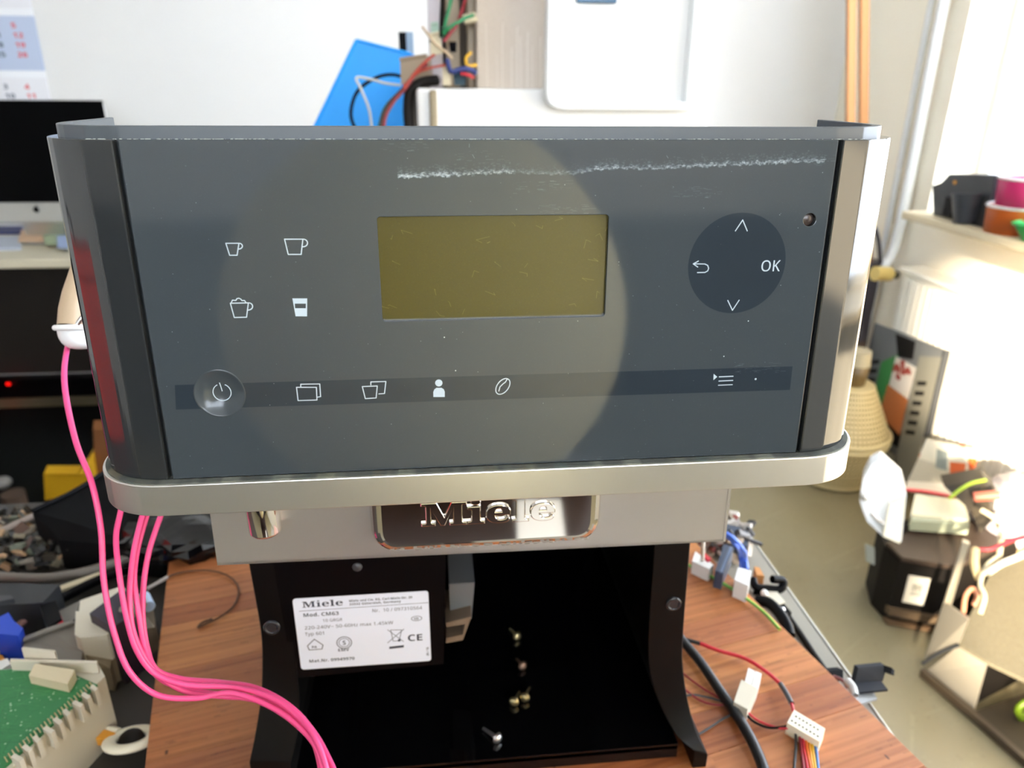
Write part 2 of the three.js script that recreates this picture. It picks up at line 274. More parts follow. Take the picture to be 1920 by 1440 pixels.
{ // side trims, housing, silver band
  const out = outline(0, 0), inn = outline(0.0025, 0.0025), n = out.length / 2;
  for (const k of [-1, 1]) {
    const o = out.slice(0, n).filter(([x]) => x < -0.1114), i2 = inn.slice(0, n).filter(([x]) => x < -0.1114);
    const lip = [[-0.1108, 0.0002], [-0.1104, 0.0000], [-0.1102, -0.0006], [-0.1101, -0.0025]];
    const loop = [...o, ...lip, ...i2.reverse()].map(([x, z]) => [-k * x, z]);
    lean(part(machine, 'side_trim', sweep(loop, 0.0006, PH, 0.0003), trimMat, 'curved glossy side piece beside the control panel'));
  }
  const ho = outline(0.0034, 0.0018), hi = outline(0.0056, 0.0040);
  lean(part(machine, 'housing_rim', sweep([...ho, ...hi.reverse()], 0.0, 0.1122, 0.0003), mat(rgb('#4c5257'), 0.4), 'thin grey plastic rim standing up behind the panel'));
  const dust = []; for (let i = 0; i < 420; i++) { const x = rr(-0.118, 0.12); dust.push(new THREE.IcosahedronGeometry(rr(0.00006, 0.00028), 0).scale(rr(1, 3), 0.7, 1).translate(x, PH + 0.00012, -0.0012 - 0.002 * rnd())); }
  tag(lean(part(machine, 'dust', join(dust), mat(rgb('#a9ada8'), 0.9))), null, null, null, 'stuff');
  const so = outline(-0.0031, -0.0012), si = outline(0.0058, 0.0045);
  lean(part(machine, 'silver_band', sweep([...so, ...si.reverse()], -0.0112, 0.0001, 0.0004), brushed, 'brushed metal band along the bottom of the panel'));
  const co = outline(-0.0024, -0.0004), ci = outline(0.0004, 0.0012);
  lean(part(machine, 'dirt_line', sweep([...co, ...ci.reverse()], 0.0, 0.0005), mat('#ffffff', 0.9, 0, { map: crustTex }), 'line of grey dirt along the top of the band'));
}
{ // silver bar below the head, chrome badge with raised name, spout
  const z = -0.045, a = [-0.1152,-0.0656,-0.045], b = [0.1064,-0.0676,-0.045], t = [0.1054,-0.0425,-0.045], y1 = a[1], y2 = b[1];
  const bar = part(machine, 'front_bar', join([prism([[a[0], y1, z], [b[0], y2, z], [t[0], -0.02, z], [a[0] + 0.001, -0.02, z]], [0, 0, -0.0012]), prism([[b[0], y2, z + 0.0003], [t[0], -0.02, z + 0.0003], [t[0] + 0.0012, -0.02, z + 0.0003], [b[0] + 0.0012, y2, z + 0.0003]], [0, 0, -0.03]), prism([[a[0], y1, z], [b[0], y2, z], [b[0], y2, z - 0.03], [a[0], y1, z - 0.03]], [0, 0.0012, 0])]), brushedBar, 'brushed steel bar under the panel');
  const s = new THREE.Shape(), L = -0.0496, R = 0.0476, B = -0.0590, T = -0.018, q = 0.0062, bv = 0.0052;
  s.moveTo(L + bv, T); s.lineTo(L + bv, B + q + 0.002); s.quadraticCurveTo(L + bv, B + 0.0012, L + bv + q, B + 0.001); s.lineTo(R - bv - q, B + 0.0012); s.quadraticCurveTo(R - bv, B + 0.0014, R - bv, B + q + 0.002); s.lineTo(R - bv, T); s.closePath();
  const g = new THREE.ExtrudeGeometry(s, { depth: 0.0035, bevelEnabled: true, bevelSize: bv, bevelThickness: 0.0055, bevelSegments: 8, curveSegments: 16 }).translate(0, 0.0042, z + 0.0008);
  // bevelling also lowers the bottom edge: pull it back up so that it stays a crisp lip
  const pp = g.attributes.position; for (let i = 0; i < pp.count; i++) if (pp.getY(i) < B + 0.0022) pp.setY(i, B + 0.0022);
  const fz = z + 0.0008 + 0.0035 + 0.0055;
  const badge = part(machine, 'badge', g, M.chrome, 'chrome name badge with raised letters');
  const tg = new TextGeometry('Miele', { font: font.serif, size: 0.0104, depth: 0.0009, curveSegments: 6, bevelEnabled: true, bevelSize: 0.00035, bevelThickness: 0.0005, bevelSegments: 3 });
  tg.computeBoundingBox(); const w = tg.boundingBox.max.x - tg.boundingBox.min.x, p = [-0.0285,-0.0447,-0.0352], p2 = [0.0271,-0.0446,-0.0352];
  tg.translate(-tg.boundingBox.min.x, 0, 0).scale((p2[0] - p[0]) / w, 1, 1).translate(p[0], p[1] + 0.0004, fz);
  part(badge, 'lettering', tg, M.chrome, 'raised chrome name lettering');
  const e = [-0.0968,-0.0444,-0.0352]; // lime crust along the lower lip of the badge
  const cr = []; for (let i = 0; i < 110; i++) { const x = L + 0.008 + (R - L - 0.014) * rnd(), k = new THREE.IcosahedronGeometry(rr(0.00015, 0.0006), 0).scale(2.2, 1, 0.3); k.translate(x, B + 0.0028 + 0.0012 * rnd() * rnd() + (x > 0.028 ? 0.0006 : 0), fz - 0.0001); cr.push(k); }
  tag(part(badge, 'lime_crust', join(cr), mat(rgb('#8f8880'), 0.95)), null, null, null, 'stuff');
  const pts = [[0.0001, -0.0472], [0.0052, -0.0472], [0.0062, -0.0466], [0.0066, -0.0456], [0.0066, -0.018], [0.0001, -0.018]].map(([x, y]) => new THREE.Vector2(x, y));
  part(machine, 'spout', new THREE.LatheGeometry(pts, 32).translate([-0.0921,-0.0427,-0.04][0], 0, -0.04), M.chrome, 'short round chrome spout');
}
{ // black frame: side posts with flared feet, cavity, cover with the rating label
  const zs = [-0.1, -0.1, -0.099, -0.095, -0.088, -0.082];
  const left = { o: [[-0.119,-0.1016,-0.1], [-0.1182,-0.1493,-0.1], [-0.1194,-0.1664,-0.099], [-0.1213,-0.1848,-0.095], [-0.125,-0.204,-0.088], [-0.1291,-0.2204,-0.082]], i: [[-0.1008,-0.1028,-0.1], [-0.1016,-0.1507,-0.1], [-0.1019,-0.1717,-0.099], [-0.1018,-0.1943,-0.095], [-0.1041,-0.2121,-0.088], [-0.1075,-0.2237,-0.082]] };
  const right = { o: [[0.1136,-0.1067,-0.1], [0.1158,-0.1724,-0.1], [0.1166,-0.1883,-0.098], [0.1205,-0.212,-0.093], [0.1246,-0.228,-0.086], [0.131,-0.241,-0.08]], i: [[0.0936,-0.1089,-0.1], [0.0961,-0.1832,-0.1], [0.0999,-0.2028,-0.098], [0.1063,-0.2189,-0.093], [0.1136,-0.231,-0.086], [0.1225,-0.2371,-0.08]] };
  for (const [q, k] of [[left, -1], [right, 1]]) {
    const o = q.o.map(V), i = q.i.map(V);
    const oc = new THREE.CatmullRomCurve3(o, false, 'centripetal').getPoints(30), ic = new THREE.CatmullRomCurve3(i, false, 'centripetal').getPoints(30);
    oc.push(oc[30].clone().setY(-0.25)); ic.push(ic[30].clone().setY(-0.25));
    oc.unshift(new THREE.Vector3(oc[0].x, -0.02, -0.1)); ic.unshift(new THREE.Vector3(ic[0].x, -0.02, -0.1));
    const pos = [], idx = [], rows = oc.length, back = -0.31;
    for (let r = 0; r < rows; r++) for (const p of [[ic[r].x, ic[r].y, back], [ic[r].x, ic[r].y, ic[r].z], [ic[r].x + k * 0.0004, ic[r].y, ic[r].z + 0.0004], [oc[r].x - k * 0.0006, oc[r].y, oc[r].z + 0.0004], [oc[r].x, oc[r].y, oc[r].z], [oc[r].x, oc[r].y, back]]) pos.push(...p);
    for (let r = 0; r < rows - 1; r++) for (let c = 0; c < 5; c++) { const a = r * 6 + c, b = a + 6; idx.push(a, b, a + 1, a + 1, b, b + 1); }
    const g = new THREE.BufferGeometry(); g.setAttribute('position', new THREE.Float32BufferAttribute(pos, 3)); g.setAttribute('uv', new THREE.Float32BufferAttribute(new Array(pos.length / 3 * 2).fill(0), 2)); g.setIndex(idx);
    const ng = g.toNonIndexed(); ng.computeVertexNormals(); g.computeVertexNormals();
    const post = part(machine, 'frame_post', g, mat(rgb('#060607'), 0.42, 0, { specularIntensity: 0.35 }), k < 0 ? 'black side post with a flared foot, left of the rating label' : 'black side post with a flared foot and a screw');
    const c = k < 0 ? [-0.1121,-0.1445,-0.1] : [0.1076,-0.1457,-0.1];
    part(post, 'screw_boss', join([new THREE.TorusGeometry(0.0036, 0.0011, 10, 28).translate(c[0], c[1], c[2] + 0.0005), new THREE.CylinderGeometry(0.003, 0.003, 0.001, 6).rotateX(Math.PI / 2).translate(c[0], c[1], c[2] + 0.0006)]), mat(rgb('#26292e'), 0.16), 'dark screw in a round boss');
  }
  part(machine, 'cavity', join([box(0.235, 0.004, 0.222, [-0.002, -0.2415, -0.199]), box(0.235, 0.232, 0.004, [-0.002, -0.1335, -0.308]), box(0.235, 0.009, 0.004, [-0.002, -0.2455, -0.09])]), M.blackGloss, 'glossy black inside of the machine');
  part(machine, 'mounting_bracket', join([box(0.19, 0.012, 0.09, [0, 0.004, -0.085], 0.002), box(0.19, 0.05, 0.006, [0, 0.02, -0.046], 0.002), box(0.19, 0.03, 0.006, [0, -0.01, -0.128], 0.002)]), M.darkGrey, 'grey bracket holding the panel on the frame');
  part(machine, 'top_block', join([box(0.20, 0.075, 0.2, [-0.003, -0.0585, -0.21]), box(0.098, 0.05, 0.1, [0.047, -0.085, -0.245])]), M.black);
  const c1 = [-0.0189,-0.1113,-0.0995], c2 = [-0.0218,-0.1774,-0.0995], c3 = [-0.1045,-0.1801,-0.0995], c4 = [-0.1016,-0.0992,-0.0995];
  const cover = part(machine, 'label_cover', prism([[c1[0], -0.05, -0.0995], c1, c2, c3, [c3[0] - 0.004, -0.05, -0.0995]], [0, 0, -0.05]), M.black, 'black cover plate carrying the rating label');
  const sp = [-0.0648,-0.1092,-0.0995]; part(cover, 'screw', new THREE.SphereGeometry(0.0026, 16, 10).scale(1, 1, 0.5).translate(...sp), M.darkGrey);
  const p1 = [-0.0173,-0.1464,-0.13], p2 = [-0.0024,-0.1463,-0.13], p3 = [-0.0046,-0.1724,-0.13], p4 = [-0.0171,-0.1754,-0.13];
  part(machine, 'plastic_duct', prism([p1, p2, p3, p4], [0, 0, -0.06]), mat(rgb('#6a6d70'), 0.35), 'grey plastic duct beside the label cover');
  const d1 = [-0.0199,-0.166,-0.12], d2 = [-0.005,-0.1626,-0.12], d3 = [-0.0103,-0.1793,-0.12], d4 = [-0.0203,-0.1808,-0.12];
  const f1 = [-0.0194,-0.1692,-0.12], f2 = [-0.0088,-0.1677,-0.12], f3 = [-0.0102,-0.1754,-0.12], f4 = [-0.0196,-0.1769,-0.12];
  part(machine, 'duct_mouth', join([prism([d1, d2, f2, f1], [0, 0, -0.03]), prism([d2, d3, f3, f2], [0, 0, -0.03]), prism([d3, d4, f4, f3], [0, 0, -0.03]), prism([f1, f2, f3, f4].map(([x, y]) => [x, y, -0.145]), [0, 0, -0.005])]), mat(rgb('#7c6a58'), 0.5), 'small square brown opening');
  const labelTex = canvasTex(1120, 750, (c, w, h) => {
    c.fillStyle = '#dfe6f2'; c.fillRect(0, 0, w, h); c.fillStyle = '#2a3340'; c.strokeStyle = '#2a3340';
    const txt = (s, p, f, sx = 1) => { c.save(); c.translate(...p); c.scale(sx, 1); c.font = f; c.textBaseline = 'alphabetic'; c.fillText(s, 0, 0); c.restore(); };
    txt('Miele', [70.1,94.3], 'bold 84px serif', 1.45);
    txt('Miele und Cie. KG, Carl-Miele-Str. 29', [457.5,64.9], 'bold 32px sans-serif', 0.95); txt('33332 Gütersloh, Germany', [458,100], 'bold 32px sans-serif', 1.05);
    c.lineWidth = 4; stroke(c, [[41.5,128.1], [1117.5,120.3]]);
    txt('Mod. CM63', [69.1,190.7], 'bold 50px sans-serif', 1.12); txt('Nr.  10 / 097310564', [640.5,185], '45px sans-serif', 1.06);
    txt('10 GRGR', [224.3,254.8], '42px sans-serif'); txt('220-240V~ 50-60Hz max 1.45kW', [69.1,321.9], '46px sans-serif', 1.12); txt('Typ 601', [66.1,387], '46px sans-serif', 1.05);
    txt('Mat.Nr. 09949970', [72.6,678.6], 'bold 44px sans-serif', 1.06); txt('CE', [921.4,516.9], 'bold 96px sans-serif', 1.2);
    // approval marks
    c.lineWidth = 7; const tri = [[76.5,495.6], [139.8,430], [205.9,496.9], [194,539.4], [86.7,541.1]]; stroke(c, tri, true); txt('PA', [109.5,526.8], 'bold 36px sans-serif');
    const k = [386.1,486.6]; c.beginPath(); c.arc(k[0], k[1], 62, 0, 7); c.stroke(); c.lineWidth = 5; c.beginPath(); c.arc(k[0], k[1], 44, 0, 7); c.stroke(); txt('S', [k[0] - 16, k[1] + 22], 'bold 60px sans-serif'); txt('EMV', [325.3,579.3], 'bold 42px sans-serif', 1.1);
    const o = [1011.5,278.4]; c.beginPath(); c.ellipse(o[0], o[1], 44, 24, 0, 0, 7); c.stroke(); txt('VD', [o[0] - 24, o[1] + 13], 'bold 32px sans-serif');
    stroke(c, [[786.5,383.6], [878.8,390.1], [852.4,505.5], [800.5,505.2]], true); stroke(c, [[751.4,520.8], [899.9,381.9]]); stroke(c, [[759.6,378.5], [890,518]]); c.beginPath(); c.arc(...[852.6,501.2], 13, 0, 7); c.fill();
    blob(c, [[764.9,563.6], [889.6,555.2], [888.4,580.4], [763.5,587.8]]);
    c.save(); c.translate(...[1102.4,690.3]); c.rotate(-Math.PI / 2); c.font = 'bold 30px sans-serif'; c.fillText('09 / 16', 0, 0); c.restore();
  });
  const r = 0.0018, x0 = [-0.0996,-0.1268,-0.0993][0], x1 = [-0.0287,-0.1265,-0.0993][0], yb = [-0.0991,-0.1748,-0.0993][1] + 0.0006, yt = [-0.0996,-0.1268,-0.0993][1];
  const s = new THREE.Shape(); s.moveTo(x0 + r, yb); s.lineTo(x1 - r, yb); s.absarc(x1 - r, yb + r, r, -Math.PI / 2, 0); s.lineTo(x1, yt - r); s.absarc(x1 - r, yt - r, r, 0, Math.PI / 2); s.lineTo(x0 + r, yt); s.absarc(x0 + r, yt - r, r, Math.PI / 2, Math.PI); s.lineTo(x0, yb + r); s.absarc(x0 + r, yb + r, r, Math.PI, Math.PI * 1.5);
  const g = new THREE.ExtrudeGeometry(s, { depth: 0.0003, bevelEnabled: false, curveSegments: 6 }).translate(0, 0, -0.0995);
  const uv = g.attributes.uv, gp = g.attributes.position; for (let i = 0; i < uv.count; i++) uv.setXY(i, (gp.getX(i) - x0) / (x1 - x0), (gp.getY(i) - yb) / (yt - yb));
  part(cover, 'rating_label', g, mat('#ffffff', 0.3, 0, { map: labelTex }), 'white printed rating label');
}
settle(machine);
{ // loose screws on the cavity floor
  const screw = (head, tip, m, label, group) => {
    const a = V(head), b = V(tip), d = b.clone().sub(a).normalize();
    const t = thing('screw', label, 'screw', group);
    a.y += 1.177; b.y += 1.177;
    const A = a.toArray(), q = (s) => a.clone().addScaledVector(d, s).toArray();
    part(t, 'head', join([rod(A, q(0.0018), 0.0026, 0.0034), rod(q(-0.0006), A, 0.0012, 0.0026)]), m); part(t, 'shank', rod(q(0.0018), b.toArray(), 0.0014, 0.0009, 10), m);
    settle(t);
  };
  const up = (p) => [p[0], -0.2362, p[2]], upt = (p) => [p[0], -0.2378, p[2]];
  screw(up([0.0093,-0.237,-0.0986]), upt([0.0005,-0.238,-0.109]), M.zinc, 'bright silver screw at the front of the glossy black machine floor');
  screw(up([0.0304,-0.237,-0.1846]), upt([0.0255,-0.238,-0.1951]), M.brass, 'brass screw farthest back on the black machine floor');
  screw(up([0.0204,-0.237,-0.1253]), upt([0.0257,-0.238,-0.1356]), M.brass, 'brass screw lying beside another just behind the silver one');
  screw(up([0.0275,-0.237,-0.1282]), upt([0.0329,-0.238,-0.1385]), M.brass, 'brass screw touching its twin on the right, behind the silver screw');
  screw(up([0.0308,-0.237,-0.1557]), upt([0.0268,-0.238,-0.1651]), mat(new THREE.Color().setRGB(0.3, 0.2, 0.16), 0.45, 1), 'dull brown screw between the brass screws on the machine floor');
}
// ---------- tables and board ----------
const woodTex = [0, 1].map(() => canvasTex(1024, 128, (c, w, h) => {
  c.fillStyle = '#b98055'; c.fillRect(0, 0, w, h);
  for (let i = 0; i < 420; i++) { c.globalAlpha = rr(0.04, 0.2); c.strokeStyle = ['#6d4020', '#8a5630', '#cb9a66', '#7d4a28'][Math.floor(rnd() * 4)]; c.lineWidth = rr(0.5, 3); const y = rnd() * h, x = rnd() * w - 200; c.beginPath(); c.moveTo(x, y); c.bezierCurveTo(x + 150, y + rr(-5, 5), x + 300, y + rr(-6, 6), x + rr(300, 700), y + rr(-5, 5)); c.stroke(); }
  for (let i = 0; i < 240; i++) { c.globalAlpha = rr(0.1, 0.4); c.fillStyle = '#4c2c1a'; c.fillRect(rnd() * w, rnd() * h, rr(3, 26), 1); }
  c.globalAlpha = 0.8; c.fillStyle = '#3c2416'; for (let i = 0; i < 5; i++) c.fillRect(rnd() * w, rnd() * h, rr(2, 5), rr(2, 4)); c.globalAlpha = 1;
}));
{
  const b = thing('wooden_board', 'walnut brown wooden board of glued staves under the coffee machine', 'board');
  const tones = ['#f4e0ce', '#e6cbb6', '#ffeed0', '#dcbba4', '#fce4c6', '#e4c7b0'];
  const ms = tones.map((t, i) => mat(rgb(t), 0.42, 0, { map: woodTex[i % 2] }));
  let z = 0; const widths = [0.031, 0.044, 0.022, 0.05, 0.036, 0.041, 0.028, 0.047, 0.03, 0.05, 0.038, 0.044, 0.04];
  const order = [1, 0, 3, 2, 5, 4, 1, 2, 3, 0, 5, 4, 1];
  widths.forEach((wd, i) => { const g = new RoundedBoxGeometry(0.436, 0.022, wd - 0.0002, 1, 0.0003).translate(0.218, -0.011, z + wd / 2); const p = g.attributes.position, u = g.attributes.uv; for (let k = 0; k < u.count; k++) u.setXY(k, p.getX(k) * 2.1 + i * 0.37, (p.getZ(k) - z) * 9 + i * 0.21); z += wd; part(b, 'stave', g, ms[order[i]]); });
  b.rotation.y = 0.2435; b.position.set(-0.2533, 0.927, -0.330);
}
{
  const t = thing('workbench', 'dark workbench covered with dismantled parts, left of the machine', 'workbench');
  part(t, 'bench_top', box(1.3, 0.035, 0.67, [-0.67, 0.8875, -0.135], 0.003), mat(rgb('#35322d'), 0.55));
  for (const [x, z] of [[-1.26, -0.42], [-0.12, -0.42], [-1.26, 0.14], [-0.12, 0.14]]) part(t, 'leg', box(0.05, 0.87, 0.05, [x, 0.435, z]), M.darkGrey);
  settle(t);
  const s = thing('side_table', 'grey metal table whose bright edge shows right of the wooden board', 'table');
  part(s, 'table_top', box(0.2655, 0.022, 0.57, [0.1372, 0.894, -0.082], 0.002), mat(rgb('#8f8b80'), 0.6));
  part(s, 'edge_trim', box(0.0016, 0.024, 0.57, [0.2708, 0.8935, -0.082], 0.0005), mat(rgb('#c4c4bc'), 0.4, 0.3), 'bright metal edge');
  for (const [x, z] of [[0.03, -0.34], [0.245, -0.34], [0.03, 0.17], [0.245, 0.17]]) part(s, 'leg', box(0.035, 0.883, 0.035, [x, 0.4415, z]), M.darkGrey);
  settle(s);
}
// ---------- wires of the machine ----------
const pinkGroup = 'pink wires hanging under the panel';
const W = (name, label, pts, r, m, group, cat = 'wire') => single(name, label, cat, tube(pts, r), m, group);
W('pink_wire', 'pink wire hanging farthest left, from behind the panel side down over the board', [[-0.1891,1.2051,-0.1535], [-0.1934,1.195,-0.1456], [-0.1976,1.1872,-0.1385], [-0.1951,1.1841,-0.1262], [-0.1861,1.1754,-0.0978], [-0.1768,1.1557,-0.0779], [-0.1698,1.1406,-0.0689], [-0.1665,1.1225,-0.0612], [-0.1659,1.1012,-0.0525], [-0.162,1.0799,-0.0434], [-0.1566,1.0631,-0.0382], [-0.1473,1.0505,-0.0375], [-0.132,1.0455,-0.0392], [-0.1178,1.0463,-0.0402], [-0.1008,1.043,-0.0349], [-0.0869,1.039,-0.0264], [-0.0777,1.034,-0.018], [-0.074,1.0276,-0.0095], [-0.0726,1.0216,-0.0015]], 0.00125, M.pink);
const pw = [
  [[-0.1635,1.1277,-0.0814], [-0.163,1.1225,-0.0738], [-0.1631,1.1154,-0.0655], [-0.16,1.1021,-0.0544], [-0.1574,1.085,-0.0471], [-0.1541,1.0703,-0.043], [-0.1486,1.0587,-0.042], [-0.1373,1.0512,-0.0421], [-0.1186,1.0464,-0.0436], [-0.1011,1.0453,-0.038], [-0.087,1.0413,-0.0295], [-0.0776,1.0372,-0.0193], [-0.0724,1.0287,-0.0098], [-0.0712,1.0216,-0.0014]],
  [[-0.154,1.1221,-0.0781], [-0.1555,1.1159,-0.0725], [-0.1571,1.106,-0.0643], [-0.1572,1.0916,-0.0531], [-0.1559,1.0793,-0.0469], [-0.1522,1.0653,-0.044], [-0.1467,1.0536,-0.0441], [-0.1376,1.045,-0.044], [-0.1209,1.0401,-0.0445], [-0.1031,1.0411,-0.0398], [-0.0895,1.0382,-0.0318], [-0.0801,1.0331,-0.0233], [-0.0756,1.0252,-0.0131], [-0.0744,1.018,-0.0046]],
  [[-0.1533,1.1201,-0.0805], [-0.1553,1.1131,-0.0746], [-0.1567,1.1054,-0.0673], [-0.1566,1.0967,-0.0594], [-0.154,1.0816,-0.0509], [-0.1524,1.069,-0.0466], [-0.1492,1.0537,-0.0455], [-0.1407,1.0451,-0.0465], [-0.123,1.0384,-0.0473], [-0.1051,1.0379,-0.042], [-0.0895,1.0331,-0.034], [-0.0782,1.0278,-0.0242], [-0.0724,1.0227,-0.015], [-0.071,1.0153,-0.0064]],
  [[-0.1485,1.1173,-0.0832], [-0.1508,1.1109,-0.0776], [-0.1533,1.1019,-0.0699], [-0.1543,1.0909,-0.0612], [-0.1538,1.0796,-0.0533], [-0.1523,1.0675,-0.0482], [-0.15,1.0566,-0.0468], [-0.1417,1.0491,-0.0483], [-0.1252,1.0439,-0.0498], [-0.1079,1.0423,-0.0462], [-0.0912,1.0383,-0.0374], [-0.0798,1.0312,-0.0279], [-0.0732,1.0264,-0.0187], [-0.0698,1.0233,-0.0128], [-0.068,1.0171,-0.0046]]];
pw.forEach((p, i) => W('pink_wire', ['pink wire leaving the band first from the left, at its rounded corner', 'left one of two pink wires leaving side by side under the silver band', 'right one of two pink wires leaving side by side under the silver band', 'pink wire leaving the silver band farthest right, nearest the steel bar'][i], p, 0.00125, M.pink, pinkGroup));
{
  const t = thing('hose', 'beige rubber hose with a white elbow beside the left edge of the panel', 'hose');
  part(t, 'tube', tube([[-0.128, 1.155, -0.16], [-0.192,1.2361,-0.1827], [-0.1858,1.2289,-0.152], [-0.1882,1.2144,-0.1377], [-0.1902,1.2039,-0.1283], [-0.1906,1.1948,-0.1224]], 0.0052, 24, 16), M.tan);
  part(t, 'collar', new THREE.TorusGeometry(0.0056, 0.0014, 10, 28).rotateX(Math.PI / 2 - 0.3).translate(...[-0.1906,1.1943,-0.1222]), M.white);
  part(t, 'elbow', tube([[-0.1911,1.1948,-0.1225], [-0.1907,1.1895,-0.1224], [-0.1879,1.1872,-0.1266], [-0.1826,1.1864,-0.1344]], 0.0050, 24, 16), M.white);
  part(t, 'clip', tube([[-0.1825,1.1985,-0.1133], [-0.1799,1.2016,-0.1143], [-0.1772,1.2031,-0.1168]], 0.001, 12, 8), M.steel);
  settle(t);
  W('red_wire', 'short red wire running behind the beige hose', [[-0.129, 1.13, -0.17], [-0.2069,1.2278,-0.208], [-0.2057,1.2134,-0.1912], [-0.2059,1.1994,-0.1769], [-0.2058,1.188,-0.1657], [-0.2049,1.1841,-0.163]], 0.0055, M.red);
}
{ // far left on the bench, mirrored as a red streak in the left side trim
  const t = thing('tool_case', 'red tool case standing at the far left end of the workbench', 'case');
  part(t, 'body', box(0.12, 0.21, 0.35, [-0.94, 1.0105, -0.06], 0.012), mat(rgb('#f0281a'), 0.4)); part(t, 'lid', box(0.124, 0.04, 0.354, [-0.94, 1.136, -0.06], 0.012), mat(rgb('#e82416'), 0.4)); part(t, 'handle', tube([[-0.94, 1.15, -0.12], [-0.94, 1.185, -0.1], [-0.94, 1.185, -0.02], [-0.94, 1.15, 0.0]], 0.007), M.black); settle(t);
}
// ---------- on the board, right side ----------
W('power_cable', 'thick black power cable leaving the machine on the right', [[0.1413,0.939,-0.1898], [0.1487,0.933,-0.1764], [0.154,0.932,-0.1585], [0.158,0.932,-0.1327], [0.1618,0.932,-0.1074], [0.1629,0.932,-0.0854], [0.1611,0.932,-0.0658], [0.1559,0.932,-0.0443]], 0.0034, M.rubber, null, 'cable');
{
  const t = thing('red_cable', 'red cable in black shrink sleeves, curving down to the white connector strip', 'cable');
  const c = [[0.1462,0.931,-0.1839], [0.1605,0.931,-0.177], [0.1706,0.931,-0.169], [0.1878,0.931,-0.1584], [0.1971,0.931,-0.1444], [0.2012,0.931,-0.1343]];
  part(t, 'core', tube(c.slice(1), 0.0013), M.red); part(t, 'sleeve', tube([[0.1484,0.931,-0.1832], [0.1565,0.931,-0.1791], [0.1607,0.931,-0.1765]], 0.0014), M.rubber);
  part(t, 'sleeve', tube([[0.2012,0.931,-0.1343], [0.2009,0.932,-0.1244], [0.1998,0.933,-0.1153]], 0.0017), M.darkGrey); part(t, 'core', tube([[0.1998,0.933,-0.1153], [0.1981,0.933,-0.1089]], 0.001), M.red);
  settle(t);
}
W('thin_wire', 'upper thin red wire beside the white two-pin connector', [[0.1382,0.929,-0.1582], [0.1407,0.929,-0.1509], [0.1496,0.929,-0.1366], [0.1599,0.93,-0.1235], [0.1625,0.931,-0.1178]], 0.0006, M.darkRed);
W('thin_wire', 'lower thin red wire curving under the power cable', [[0.1333,0.929,-0.1429], [0.1372,0.929,-0.1368], [0.1435,0.929,-0.1275], [0.1519,0.929,-0.123], [0.1635,0.931,-0.1204]], 0.0007, M.darkRed);
W('thin_wire', 'thin dark grey wire lying between the two thin red wires', [[0.1316,0.929,-0.1318], [0.1408,0.929,-0.1323], [0.1505,0.929,-0.129], [0.1595,0.93,-0.1226], [0.1636,0.931,-0.1186]], 0.0007, M.darkGrey);
W('thin_wire', 'short grey wire running from the black foot up to the power cable', [[0.128,0.929,-0.0986], [0.1397,0.929,-0.104], [0.1515,0.929,-0.1104], [0.162,0.93,-0.1144]], 0.0007, M.darkGrey);
W('thin_wire', 'black wire from the two-pin connector to the connector strip', [[0.1677,0.931,-0.1129], [0.1708,0.93,-0.1067], [0.1781,0.93,-0.101], [0.1871,0.931,-0.0996], [0.1935,0.933,-0.0992]], 0.0008, M.black);
W('thin_wire', 'red wire beside the black one, between the two white connectors', [[0.169,0.931,-0.1145], [0.1739,0.93,-0.1073], [0.1806,0.93,-0.102], [0.1872,0.931,-0.0983], [0.1934,0.933,-0.0975]], 0.0007, M.red);
{
  const t = thing('pin_connector', 'white two-pin plastic connector standing beside the power cable', 'connector');
  const U = (a) => [a[0], a[1], a[2]];
  part(t, 'plug_end', join([prism([[0.1829,0.936,-0.1453], [0.186,0.936,-0.1421], [0.1777,0.936,-0.1285], [0.1748,0.936,-0.1321]], [0, -0.009, 0]), prism([[0.1864,0.936,-0.142], [0.1897,0.936,-0.1393], [0.181,0.936,-0.1259], [0.1781,0.936,-0.1285]], [0, -0.009, 0])]), M.white);
  part(t, 'housing', prism([[0.173,0.938,-0.1335], [0.1805,0.938,-0.1253], [0.1671,0.938,-0.1088], [0.1607,0.938,-0.1155]], [0, -0.011, 0]), M.offwhite);
  settle(t);
}
